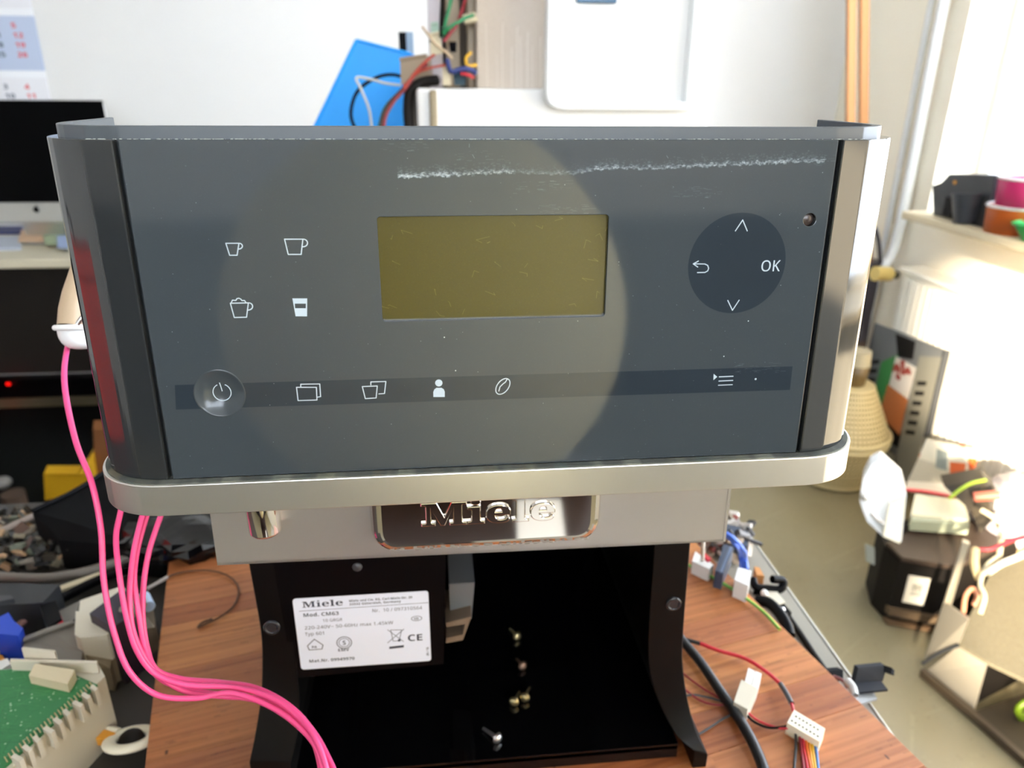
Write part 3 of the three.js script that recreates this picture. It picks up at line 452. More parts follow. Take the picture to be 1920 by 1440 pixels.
{
  const t = thing('connector_strip', 'cream connector strip with two rows of slots and coloured wires', 'connector');
  const a = V([0.1973,0.936,-0.1074]), b = V([0.2096,0.936,-0.0915]), c = V([0.2014,0.936,-0.0823]), d = V([0.1884,0.936,-0.0981]);
  part(t, 'housing', prism([a, b, c, d].map((v) => v.toArray()), [0, -0.009, 0]), M.cream);
  for (const [r, n] of [[0.28, 7], [0.68, 8]]) for (let k = 0; k < n; k++) {
    const at = (s, u) => a.clone().multiplyScalar((1 - s) * (1 - u)).addScaledVector(b, s * (1 - u)).addScaledVector(c, s * u).addScaledVector(d, (1 - s) * u).add(new THREE.Vector3(0, 0.0001, 0)).toArray();
    const s = 0.06 + (k + (r > 0.5 ? 0 : 0.4)) * 0.115;
    part(t, 'slot', prism([at(s, r), at(s + 0.06, r), at(s + 0.06, r + 0.1), at(s, r + 0.1)], [0, -0.0012, 0]), M.blackBrown);
  }
  settle(t);
  [['black', M.rubber, 'black'], ['dark red', M.darkRed, 'darkRed'], ['red', M.red, 'red'], ['orange', M.orange, 'o'], ['amber', M.amber, 'a'], ['yellow', M.yellow, 'y'], ['blue', M.wireBlue, 'b']].forEach(([n, m], i) => {
    const P = [[[0.1937,0.931,-0.0961], [0.1888,0.93,-0.0854], [0.1809,0.93,-0.071], [0.1707,0.93,-0.051]], [[0.1953,0.931,-0.0943], [0.1917,0.93,-0.0844], [0.1865,0.93,-0.0705], [0.1785,0.93,-0.0502]], [[0.1965,0.931,-0.0925], [0.1933,0.93,-0.0842], [0.1887,0.93,-0.0703], [0.1809,0.93,-0.05]], [[0.1979,0.931,-0.0912], [0.1947,0.93,-0.0829], [0.1906,0.93,-0.0701], [0.183,0.93,-0.0498]], [[0.1991,0.931,-0.0895], [0.1964,0.93,-0.0824], [0.1919,0.93,-0.07], [0.1845,0.93,-0.0496]], [[0.2002,0.931,-0.0882], [0.1976,0.93,-0.0815], [0.1934,0.93,-0.0698], [0.1854,0.93,-0.0495]], [[0.2015,0.931,-0.0868], [0.1995,0.93,-0.0805], [0.195,0.93,-0.0697], [0.1866,0.93,-0.0494]]][i];
    W('ribbon_wire', n + ' wire leaving the cream connector strip toward the viewer', P, 0.00085, m, 'wires of the connector strip');
  });
}
W('earth_wire', 'yellow and green striped earth wire lying across the board', [[0.1814,0.93,-0.2725], [0.1862,0.93,-0.2661], [0.1971,0.93,-0.2521], [0.2103,0.93,-0.2309], [0.2208,0.93,-0.2074], [0.2249,0.93,-0.1867]], 0.0013, mat('#ffffff', 0.4, 0, { map: (() => { const t = canvasTex(64, 64, (c) => { c.fillStyle = '#c3cf45'; c.fillRect(0, 0, 64, 64); c.fillStyle = '#74b552'; c.fillRect(0, 0, 64, 26); }); t.repeat.set(1, 1); return t; })() }));
{
  const t = thing('flat_connector', 'white flat connector lying behind the right post of the machine', 'connector');
  part(t, 'housing', prism([[0.1903,0.939,-0.2756], [0.1989,0.939,-0.2561], [0.1934,0.939,-0.2508], [0.1832,0.939,-0.2627]], [0, -0.012, 0]), M.white);
  part(t, 'red_key', prism([[0.1964,0.941,-0.2698], [0.1989,0.941,-0.2628], [0.1954,0.941,-0.2595], [0.1933,0.941,-0.2664]], [0, -0.006, 0]), M.red); settle(t);
  const p = thing('pin_header', 'slate blue plug standing between the white connectors', 'plug');
  part(p, 'body', prism([[0.2159,0.943,-0.2782], [0.2222,0.943,-0.273], [0.2001,0.943,-0.2391], [0.195,0.943,-0.2431]], [0, -0.016, 0]), M.slate);
  part(p, 'rib', prism([[0.2185,0.9442,-0.2731], [0.2204,0.9442,-0.2722], [0.1986,0.9442,-0.239], [0.1972,0.9442,-0.2398]], [0, -0.002, 0]), mat(rgb('#5c6c88'), 0.4)); settle(p);
  const b = thing('block_connector', 'bright white block connector on the ends of the blue wires', 'connector');
  part(b, 'housing', prism([[0.2152,0.943,-0.2461], [0.2239,0.943,-0.2403], [0.2138,0.943,-0.2222], [0.2059,0.943,-0.2303]], [0, -0.016, 0]), M.white);
  part(b, 'latch', prism([[0.2144,0.937,-0.2355], [0.2182,0.937,-0.2311], [0.2128,0.937,-0.2242], [0.2101,0.937,-0.2271]], [0, -0.01, 0]), M.white); settle(b);
}
[[[0.1836,0.9937,-0.2232], [0.1883,0.995,-0.2178], [0.194,0.9921,-0.2106], [0.2251,0.941,-0.2611], [0.2222,0.939,-0.2488]], [[0.1853,0.9894,-0.2267], [0.1909,0.99,-0.2209], [0.1927,0.9899,-0.2098], [0.2244,0.939,-0.2633], [0.22,0.939,-0.249]], [[0.1871,0.9854,-0.2303], [0.1945,0.988,-0.2251], [0.199,0.9856,-0.2128], [0.2249,0.943,-0.2546], [0.2224,0.941,-0.2446]]].forEach((p, i) => W('blue_wire', ['middle one of three blue wires bending into the bright white block connector', 'left one of three blue wires bending into the bright white block connector', 'right one of three blue wires bending into the bright white block connector'][i], p, 0.0016, M.blue));
W('white_wire', 'pale wire standing up behind the white flat connector', [[0.1937,0.937,-0.266], [0.155,1.0101,-0.1787], [0.1487,1.0313,-0.1663]], 0.0013, M.white);
{ // pile of small bits behind the machine
  const box1 = new THREE.BoxGeometry(1, 1, 1), n = 170, im = new THREE.InstancedMesh(box1, mat('#ffffff', 0.5), n), m4 = new THREE.Matrix4(), q = new THREE.Quaternion(), col = ['#6e6a66', '#2c2b30', '#b9b2ab', '#8a4a44', '#9a8c7c', '#45403e', '#d6d2cd', '#39465c'];
  const a = V([0.2144,0.905,-0.3415]), b = V([0.2626,0.905,-0.337]), c = V([0.2525,0.905,-0.2929]), d = V([0.2094,0.905,-0.3179]); im.name = 'small_parts_pile';
  const ctr = a.clone().add(c).multiplyScalar(0.5).setY(0.905);
  for (let i = 0; i < n; i++) { const s = rnd(), u = rnd(), p = a.clone().multiplyScalar((1 - s) * (1 - u)).addScaledVector(b, s * (1 - u)).addScaledVector(c, s * u).addScaledVector(d, (1 - s) * u); p.y = 0.905 + rr(0.004, 0.03); q.setFromEuler(new THREE.Euler(rr(0, 3), rr(0, 3), rr(0, 3))); m4.compose(p.sub(ctr), q, new THREE.Vector3(rr(0.003, 0.012), rr(0.002, 0.006), rr(0.003, 0.018))); im.setMatrixAt(i, m4); im.setColorAt(i, rgb(col[i % 8])); }
  im.position.copy(ctr); im.castShadow = im.receiveShadow = true; tag(im, 'jumble of tiny connectors and metal bits behind the machine, right', 'scrap', null, 'stuff'); scene.add(im);
}
{
  const t = thing('cable_clip', 'black half-round cable clip beyond the white block connector', 'clip');
  part(t, 'ring', tube([[0.2382,0.917,-0.2628], [0.2377,0.915,-0.2555], [0.2481,0.913,-0.2543], [0.2588,0.913,-0.2533], [0.2625,0.917,-0.2576], [0.2515,0.921,-0.2562]], 0.0034, 40), M.black); part(t, 'foot', prism([[0.2396,0.911,-0.262], [0.2587,0.911,-0.2545], [0.2569,0.911,-0.2504], [0.2379,0.911,-0.2579]], [0, -0.006, 0]), M.black); settle(t);
  const k = thing('cream_clip', 'pale beige plastic piece lying on the grey table edge', 'clip');
  part(k, 'body', prism([[0.2419,0.913,-0.2506], [0.2542,0.913,-0.2523], [0.255,0.913,-0.2371], [0.2472,0.913,-0.2338]], [0, -0.008, 0]), M.offwhite); part(k, 'knob', new THREE.SphereGeometry(0.003, 16, 10).translate(...[0.242,0.914,-0.248]), M.white); settle(k);
  const o = single('wood_scrap', 'small orange brown scrap beside the white block connector', 'scrap', prism([[0.2478,0.915,-0.2826], [0.2518,0.915,-0.2807], [0.2509,0.915,-0.2687], [0.2451,0.915,-0.2708]], [0, -0.01, 0]), M.copper);
  W('black_hose', 'short black hose curving off the right edge of the board', [[0.2295,0.917,-0.2358], [0.2365,0.919,-0.2299], [0.2402,0.919,-0.2166], [0.2405,0.917,-0.2035], [0.239,0.915,-0.1959]], 0.0045, M.black, null, 'hose');
  const g = thing('screwed_block', 'small black block with a bright screw on the grey table', 'block');
  part(g, 'body', prism([[0.2452,0.915,-0.2302], [0.2518,0.915,-0.2328], [0.2528,0.915,-0.2216], [0.246,0.915,-0.2184]], [0, -0.01, 0]), M.black); part(g, 'screw', new THREE.SphereGeometry(0.0022, 14, 10).translate(...[0.246,0.9165,-0.2236]), M.zinc); settle(g);
  W('rubber_strip', 'long black rubber strip lying along the grey table', [[0.2529,0.908,-0.2289], [0.253,0.908,-0.2051], [0.2528,0.908,-0.1807], [0.253,0.908,-0.1634]], 0.0026, M.blackBrown, null, 'strip');
  const r = thing('angle_bracket', 'dark blue black folded bracket standing out over the table edge', 'bracket');
  part(r, 'back_plate', prism([[0.2682,0.9218,-0.1524], [0.2924,0.9164,-0.1585], [0.2943,0.9146,-0.1576], [0.288,0.9094,-0.1507], [0.2624,0.9143,-0.1446]], [-0.002, 0.001, -0.002]), mat(rgb('#0a0c12'), 0.7, 0, { specularIntensity: 0.4 }));
  part(r, 'lip', prism([[0.2924,0.9164,-0.1585], [0.2943,0.9146,-0.1576], [0.2926,0.9125,-0.1548], [0.2907,0.914,-0.1555]], [0.004, 0, 0.003]), mat(rgb('#0a0c12'), 0.7, 0, { specularIntensity: 0.4 }));
  part(r, 'base_plate', prism([[0.2624,0.9154,-0.145], [0.284,0.9135,-0.1474], [0.2797,0.9189,-0.1338], [0.2576,0.9209,-0.1315]], [0, -0.0015, 0]), mat(rgb('#141720'), 0.7, 0, { specularIntensity: 0.4 })); part(r, 'wing', prism([[0.2475,0.9195,-0.1537], [0.2576,0.9203,-0.153], [0.2548,0.9184,-0.1471], [0.2514,0.9163,-0.1466]], [-0.002, -0.001, -0.004]), mat(rgb('#0a0c12'), 0.7, 0, { specularIntensity: 0.4 })); settle(r);
  const f = thing('steel_tab', 'grey steel tab under the dark folded bracket', 'tab');
  part(f, 'plate', prism([[0.2604,0.9178,-0.1354], [0.2699,0.9175,-0.1342], [0.2694,0.917,-0.1287], [0.2497,0.9206,-0.1214], [0.2477,0.922,-0.1276]], [0, -0.0015, 0]), M.grey); part(f, 'bend', tube([[0.252,0.9245,-0.139], [0.2527,0.9242,-0.1334], [0.2512,0.9227,-0.1275]], 0.0028), M.lightGrey); settle(f);
  W('brown_wire', 'short pinkish brown wire under the dark bracket wing', [[0.2478,0.9198,-0.1484], [0.2517,0.9208,-0.1429], [0.2525,0.9198,-0.137]], 0.0012, mat(rgb('#7a4a50'), 0.5));
}
// ---------- on the workbench, left side ----------
W('curved_wire', 'stiff brown wire bent into a hook on the board, left', [[-0.2571,0.933,-0.2733], [-0.2479,0.931,-0.2858], [-0.2419,0.929,-0.297], [-0.2298,0.929,-0.3016], [-0.2114,0.929,-0.3006], [-0.1942,0.929,-0.2911], [-0.1831,0.929,-0.2742], [-0.1818,0.929,-0.2532], [-0.189,0.929,-0.241], [-0.1976,0.929,-0.2341], [-0.2021,0.929,-0.231], [-0.2007,0.929,-0.2355], [-0.1941,0.929,-0.2397]], 0.0008, M.brown);
{
  const t = thing('black_tray', 'large flat black plastic cover lying at the back of the bench', 'cover');
  part(t, 'panel', prism([[-0.3803,0.95,-0.3746], [-0.3586,0.95,-0.4079], [-0.3349,0.955,-0.4508], [-0.2223,0.955,-0.4015], [-0.2106,0.945,-0.3311], [-0.2588,0.935,-0.3266], [-0.3501,0.935,-0.3494]], [0, -0.03, 0]), mat(rgb('#060607'), 0.8, 0, { specularIntensity: 0.25 })); part(t, 'rim', tube([[-0.3783,0.952,-0.3712], [-0.3567,0.952,-0.4043], [-0.3331,0.957,-0.4469]], 0.002), M.black); settle(t);
  const g = new THREE.IcosahedronGeometry(1, 4), p = g.attributes.position; for (let i = 0; i < p.count; i++) { const x = p.getX(i), y = p.getY(i), z = p.getZ(i), k = 1 + 0.12 * Math.sin(7 * x + 3 * y) * Math.sin(6 * z + 2) + 0.07 * Math.sin(15 * x * z + 4 * y); p.setXYZ(i, x * 0.055 * k, y * 0.02 * k, z * 0.038 * k); } g.computeVertexNormals(); g.translate(...[-0.2433,0.935,-0.351]);
  single('black_bag', 'crumpled shiny black plastic bag left of the steel bar', 'bag', g, M.blackGloss);
  single('paper_scrap', 'small white paper scrap between black bag and steel bar', 'paper', prism([[-0.2462,0.917,-0.3516], [-0.2293,0.921,-0.3641], [-0.2234,0.919,-0.3531], [-0.2242,0.917,-0.3479]], [0, -0.001, 0]), M.white);
}
{
  const n = 420, im = new THREE.InstancedMesh(new THREE.BoxGeometry(1, 1, 1), mat('#ffffff', 0.5), n), m4 = new THREE.Matrix4(), q = new THREE.Quaternion(), col = ['#7d7568', '#1a1814', '#3d362c', '#a98968', '#2c2a28', '#827a66', '#40403a', '#121212', '#4a3020', '#6a7060']; im.name = 'scrap_pile';
  const a = V([-0.4721,0.905,-0.4254]), b = V([-0.3885,0.905,-0.4222]), c = V([-0.3217,0.905,-0.3517]), d = V([-0.4273,0.905,-0.3425]), ctr = a.clone().add(c).multiplyScalar(0.5).setY(0.905);
  for (let i = 0; i < n; i++) { const s = rnd(), u = rnd(), p = a.clone().multiplyScalar((1 - s) * (1 - u)).addScaledVector(b, s * (1 - u)).addScaledVector(c, s * u).addScaledVector(d, (1 - s) * u); p.y = 0.905 + rr(0.003, 0.022); q.setFromEuler(new THREE.Euler(rr(0, 3), rr(0, 3), rr(0, 3))); m4.compose(p.sub(ctr), q, new THREE.Vector3(rr(0.002, 0.011), rr(0.002, 0.006), rr(0.004, 0.015))); im.setMatrixAt(i, m4); im.setColorAt(i, rgb(col[i % 10])); }
  im.position.copy(ctr); im.castShadow = im.receiveShadow = true; tag(im, 'heap of small screws, plugs and metal scraps on the bench, left', 'scrap', null, 'stuff'); scene.add(im);
  W('grey_cable', 'grey cable bordering the near side of the scrap heap', [[-0.4069,0.919,-0.3269], [-0.3786,0.919,-0.3206], [-0.3476,0.919,-0.3169], [-0.3169,0.919,-0.3243], [-0.2911,0.921,-0.3373], [-0.2718,0.923,-0.3469]], 0.0042, mat(rgb('#6f6860'), 0.5), null, 'cable');
  W('thin_rod', 'pale rod leaning over the far side of the scrap heap', [[-0.4254,0.925,-0.3731], [-0.4127,0.927,-0.3841], [-0.3893,0.935,-0.3924]], 0.0032, mat(rgb('#8e8278'), 0.5), null, 'rod');
  W('black_cable', 'black cable running over the bench behind the pink wires', [[-0.3302,0.917,-0.2863], [-0.3064,0.919,-0.3088], [-0.2808,0.917,-0.3311], [-0.2565,0.917,-0.3525]], 0.004, M.black, null, 'cable');
  single('flat_strip', 'pale beige flat strip beyond the white bracket', 'strip', prism([[-0.334,0.919,-0.305], [-0.3091,0.919,-0.322], [-0.3044,0.919,-0.3143], [-0.3301,0.919,-0.2998]], [0, -0.004, 0]), M.beige);
  single('grey_strip', 'shorter grey beige strip beside the black plug', 'strip', prism([[-0.3205,0.919,-0.2726], [-0.3088,0.919,-0.2844], [-0.3035,0.919,-0.2622], [-0.3116,0.919,-0.2593]], [0, -0.006, 0]), M.greyBeige);
  const b1 = thing('dark_box', 'dark grey box at the left picture edge behind the blue valve', 'box'); part(b1, 'body', prism([[-0.3913,0.935,-0.29], [-0.3517,0.935,-0.2897], [-0.3209,0.935,-0.2847], [-0.3236,0.935,-0.263], [-0.376,0.935,-0.2617]], [0, -0.03, 0]), mat(rgb('#26282a'), 0.5)); part(b1, 'lid', prism([[-0.3799,0.939,-0.2708], [-0.3485,0.939,-0.2691], [-0.3442,0.939,-0.2648], [-0.3728,0.939,-0.2577]], [0, -0.004, 0]), M.darkGrey); settle(b1);
  const p = thing('black_plug', 'black plug with a red mark beside the grey housing', 'plug'); part(p, 'body', prism([[-0.3265,0.933,-0.2632], [-0.3168,0.933,-0.2674], [-0.3025,0.933,-0.2452], [-0.3082,0.933,-0.2364]], [0, -0.028, 0]), M.black); part(p, 'red_mark', prism([[-0.3079,0.931,-0.2481], [-0.3061,0.931,-0.2515], [-0.3007,0.931,-0.2427], [-0.3047,0.931,-0.2407]], [0, -0.01, 0]), M.red); settle(p);
  W('pink_brown_lead', 'short brownish pink lead in front of the dark box', [[-0.344,0.917,-0.2588], [-0.3392,0.919,-0.2656], [-0.3322,0.921,-0.27]], 0.003, mat(rgb('#8f6a60'), 0.5));
}
{
  const t = thing('plastic_bracket', 'large off-white angled plastic bracket behind the leftmost pink wire', 'bracket');
  part(t, 'arm', prism([[-0.2891,0.945,-0.2495], [-0.2645,0.945,-0.2649], [-0.2602,0.945,-0.2593], [-0.275,0.945,-0.235], [-0.2837,0.945,-0.2346]], [0, -0.012, 0]), M.offwhite);
  part(t, 'plate', prism([[-0.2855,0.947,-0.2347], [-0.2761,0.947,-0.2332], [-0.2644,0.947,-0.2257], [-0.2513,0.947,-0.2121], [-0.2535,0.947,-0.2069], [-0.2704,0.947,-0.2054], [-0.2754,0.947,-0.209]], [0, -0.03, 0]), M.offwhite);
  part(t, 'foot', prism([[-0.2804,0.935,-0.2202], [-0.2622,0.935,-0.2218], [-0.257,0.935,-0.2235], [-0.2612,0.935,-0.2118], [-0.2707,0.935,-0.2053]], [0, -0.03, 0]), M.beige); settle(t);
  const m = thing('motor', 'dark purple grey motor block beside the off-white bracket', 'motor'); part(m, 'body', prism([[-0.2688,0.955,-0.2209], [-0.2573,0.955,-0.246], [-0.2458,0.955,-0.2412], [-0.2384,0.955,-0.218], [-0.2468,0.955,-0.2044]], [0, -0.05, 0]), M.purple); part(m, 'terminal', rod([-0.2436,0.955,-0.2185], [-0.2385,0.955,-0.2308], 0.006), mat(rgb('#9a9084'), 0.5)); settle(m);
  const h = thing('grey_housing', 'grey beige plastic housing between blue valve and bracket', 'housing'); part(h, 'body', prism([[-0.3183,0.935,-0.2216], [-0.3019,0.939,-0.2253], [-0.2876,0.939,-0.2342], [-0.2707,0.935,-0.2053], [-0.2676,0.935,-0.1928], [-0.3023,0.935,-0.1941]], [0, -0.03, 0]), M.greyBeige); part(h, 'rib', tube([[-0.3159,0.937,-0.2191], [-0.3004,0.941,-0.2228], [-0.2864,0.941,-0.2305]], 0.002), M.greyBeige); settle(h);
  const b = thing('brown_box', 'brownish beige plastic box under the pink wires', 'box'); part(b, 'body', prism([[-0.2716,0.933,-0.2066], [-0.2619,0.933,-0.2218], [-0.2421,0.929,-0.2325], [-0.2396,0.925,-0.2189], [-0.2539,0.925,-0.2064], [-0.2522,0.925,-0.1981], [-0.264,0.925,-0.2012]], [0, -0.028, 0]), mat(rgb('#857760'), 0.5)); part(b, 'cap', prism([[-0.251,0.935,-0.2523], [-0.2428,0.935,-0.2578], [-0.2351,0.925,-0.2389], [-0.2425,0.931,-0.2302]], [0, -0.03, 0]), mat(rgb('#7b6e5b'), 0.5)); settle(b);
  const l = thing('blue_tube', 'small pale blue tube end beside the wooden board', 'tube'); part(l, 'sleeve', rod([-0.2464,0.941,-0.2555], [-0.2382,0.941,-0.2424], 0.0042), mat(rgb('#b9d2ee'), 0.3)); part(l, 'pin', rod([-0.2472,0.941,-0.2646], [-0.2365,0.941,-0.2782], 0.0014), mat(rgb('#a9a29c'), 0.4)); settle(l);
  const v = thing('valve', 'small valve with a blue cap and a white body at the left edge', 'valve'); part(v, 'cap', prism([[-0.3445,0.945,-0.2346], [-0.3382,0.945,-0.2363], [-0.3346,0.945,-0.2406], [-0.326,0.945,-0.2306], [-0.3157,0.945,-0.2218], [-0.3151,0.945,-0.2141], [-0.3366,0.945,-0.2194]], [0, -0.03, 0]), M.deepBlue); part(v, 'body', rod([-0.3437,0.927,-0.2245], [-0.331,0.931,-0.2341], 0.011, 0.011, 28), M.offwhite); settle(v);
  const c = thing('white_clip', 'small bluish white clip behind the green circuit board', 'clip'); part(c, 'body', prism([[-0.3308,0.935,-0.1969], [-0.3194,0.935,-0.2038], [-0.3146,0.935,-0.1983], [-0.32,0.935,-0.189]], [0, -0.025, 0]), M.white); part(c, 'tongue', prism([[-0.3439,0.927,-0.2181], [-0.3313,0.927,-0.2169], [-0.3269,0.927,-0.2123], [-0.3387,0.927,-0.2083]], [0, -0.02, 0]), M.amber); settle(c);
  const r = thing('plastic_ring', 'white plastic ring with a dark hub, left of the board edge', 'ring'); const rc = [-0.2197,0.917,-0.1427];
  part(r, 'ring', new THREE.TorusGeometry(0.0125, 0.0042, 14, 40).scale(1, 1, 0.6).rotateX(Math.PI / 2 - 0.35).translate(...rc), M.cream); part(r, 'hub', new THREE.SphereGeometry(0.0075, 20, 14).scale(1, 0.7, 1).translate(...rc), M.blackBrown); part(r, 'arm', rod([-0.2299,0.917,-0.1495], [-0.2421,0.917,-0.1541], 0.0026, 0.0016), M.cream); settle(r);
  single('orange_lever', 'small orange lever touching the white ring', 'lever', prism([[-0.2485,0.919,-0.1453], [-0.2406,0.919,-0.1512], [-0.2305,0.919,-0.1468], [-0.2352,0.919,-0.1423]], [0, -0.006, 0]), M.amber);
}
{ // circuit board in a plastic frame
  const t = thing('circuit_board', 'green circuit board in a beige plastic frame at the lower left', 'circuit board');
  const pcb = canvasTex(512, 512, (c, w, h) => { c.fillStyle = '#2f7a48'; c.fillRect(0, 0, w, h); for (let i = 0; i < 260; i++) { c.globalAlpha = rr(0.15, 0.5); c.strokeStyle = rnd() < 0.5 ? '#4b9a5e' : '#1d5a36'; c.lineWidth = rr(1, 4); const x = rnd() * w, y = rnd() * h; stroke(c, [[x, y], [x + rr(-70, 70), y], [x + rr(-90, 90), y + rr(-60, 60)]]); } c.globalAlpha = 0.9; c.fillStyle = '#b9cbb4'; for (let i = 0; i < 190; i++) { c.beginPath(); c.arc(rnd() * w, rnd() * h, rr(1, 4), 0, 7); c.fill(); } c.globalAlpha = 1; });
  pcb.repeat.set(12, 12);
  part(t, 'frame', prism([[-0.3391,0.953,-0.1727], [-0.2958,0.953,-0.1713], [-0.2427,0.953,-0.1699], [-0.2352,0.953,-0.1599], [-0.2596,0.953,-0.091], [-0.2654,0.953,-0.0754], [-0.3095,0.953,-0.0797]], [0, -0.048, 0]), M.offwhite);
  part(t, 'board', prism([[-0.3378,0.9545,-0.171], [-0.293,0.9545,-0.1704], [-0.2834,0.9545,-0.1704], [-0.2564,0.9545,-0.1631], [-0.236,0.9545,-0.1513], [-0.262,0.9545,-0.0934], [-0.2679,0.9545,-0.0807], [-0.3096,0.9545,-0.0848]], [0, -0.0012, 0]), mat('#ffffff', 0.4, 0, { map: pcb }));
  part(t, 'back_wall', prism([[-0.2945,0.954,-0.1692], [-0.2394,0.954,-0.162], [[-0.2394,0.954,-0.162][0], 0.962, [-0.2394,0.954,-0.162][2]], [[-0.2945,0.954,-0.1692][0], 0.962, [-0.2945,0.954,-0.1692][2]]], [-0.0004, 0, -0.0022]), M.offwhite);
  part(t, 'tab', prism([[-0.2873,0.955,-0.1721], [-0.2666,0.955,-0.1691], [[-0.2666,0.955,-0.1691][0], 0.9665, [-0.2666,0.955,-0.1691][2]], [[-0.2873,0.955,-0.1721][0], 0.9685, [-0.2873,0.955,-0.1721][2]]], [-0.0004, 0, -0.002]), M.offwhite);
  part(t, 'plug_socket', prism([[-0.2767,0.963,-0.1642], [-0.2498,0.963,-0.1562], [-0.2504,0.961,-0.1464], [-0.2773,0.961,-0.1564]], [0, -0.0075, 0]), M.beige);
  const e0 = V([-0.2363,0.9545,-0.1495]), e1 = V([-0.2605,0.9545,-0.0946]);
  for (let k = 0; k < 9; k++) { const a = e0.clone().lerp(e1, k / 9 + 0.02), b = e0.clone().lerp(e1, k / 9 + 0.062), o = new THREE.Vector3(0.0045 + 0.001 * (k % 3), 0, 0.004); part(t, 'tooth', prism([a, b, b.clone().add(o), a.clone().add(o)].map((q) => q.clone().setY(0.958).toArray()), [0, -0.012, 0]), M.offwhite); }
  for (let k = 0; k < 26; k++) { const a = e0.clone().lerp(e1, k / 26 + 0.01).add(new THREE.Vector3(-0.003, 0.001, -0.002)); part(t, 'pin', box(0.0006, 0.0006, 0.005, a.toArray(), 0, 0.75), M.brass); }
  settle(t);
}
// ---------- far wall, desk ----------
{
  const cal = canvasTex(512, 1024, (c, w, h) => {
    c.fillStyle = '#eceef2'; c.fillRect(0, 0, w, h);
    for (let b = 0; b < 4; b++) {
      const y = b * 256; c.fillStyle = b % 2 ? '#e6e6ea' : '#b9c5dc'; c.fillRect(0, y + 12, w, 226);
      for (let r = 0; r < 5; r++) for (let k = 0; k < 7; k++) { c.fillStyle = k === 6 || (r === 4 && k === 4) ? '#d8404a' : '#4a5468'; c.font = 'bold 30px sans-serif'; const n = r * 7 + k + 1 - b; if (n > 0 && n < 32) c.fillText(String(n), 30 + k * 68, y + 62 + r * 40); }
    }
  });
  const a = [-1.8167,1.686,-3.04], b = [-1.4704,1.5877,-3.04], d = [-1.4997,1.2134,-3.04], x0 = b[0] - 0.62, g = prism([[x0, 2.25, -3.046], [b[0] - 0.02, 2.25, -3.046], [d[0], d[1] - 0.1, -3.046], [x0, d[1] - 0.1, -3.046]], [0, 0, 0.006]);
  const p = g.attributes.position, u = g.attributes.uv; for (let i = 0; i < u.count; i++) u.setXY(i, (p.getX(i) - x0) / (d[0] - x0), (p.getY(i) - (d[1] - 0.1)) / 0.86);
  const t = thing('wall_calendar', 'large wall calendar with blue and white month sheets above the black screen', 'calendar'); part(t, 'sheet', g, mat('#ffffff', 0.8, 0, { map: cal })); part(t, 'binding', box(0.62, 0.02, 0.012, [x0 + 0.31, 2.245, -3.04], 0.003), M.lightGrey); settle(t);
}
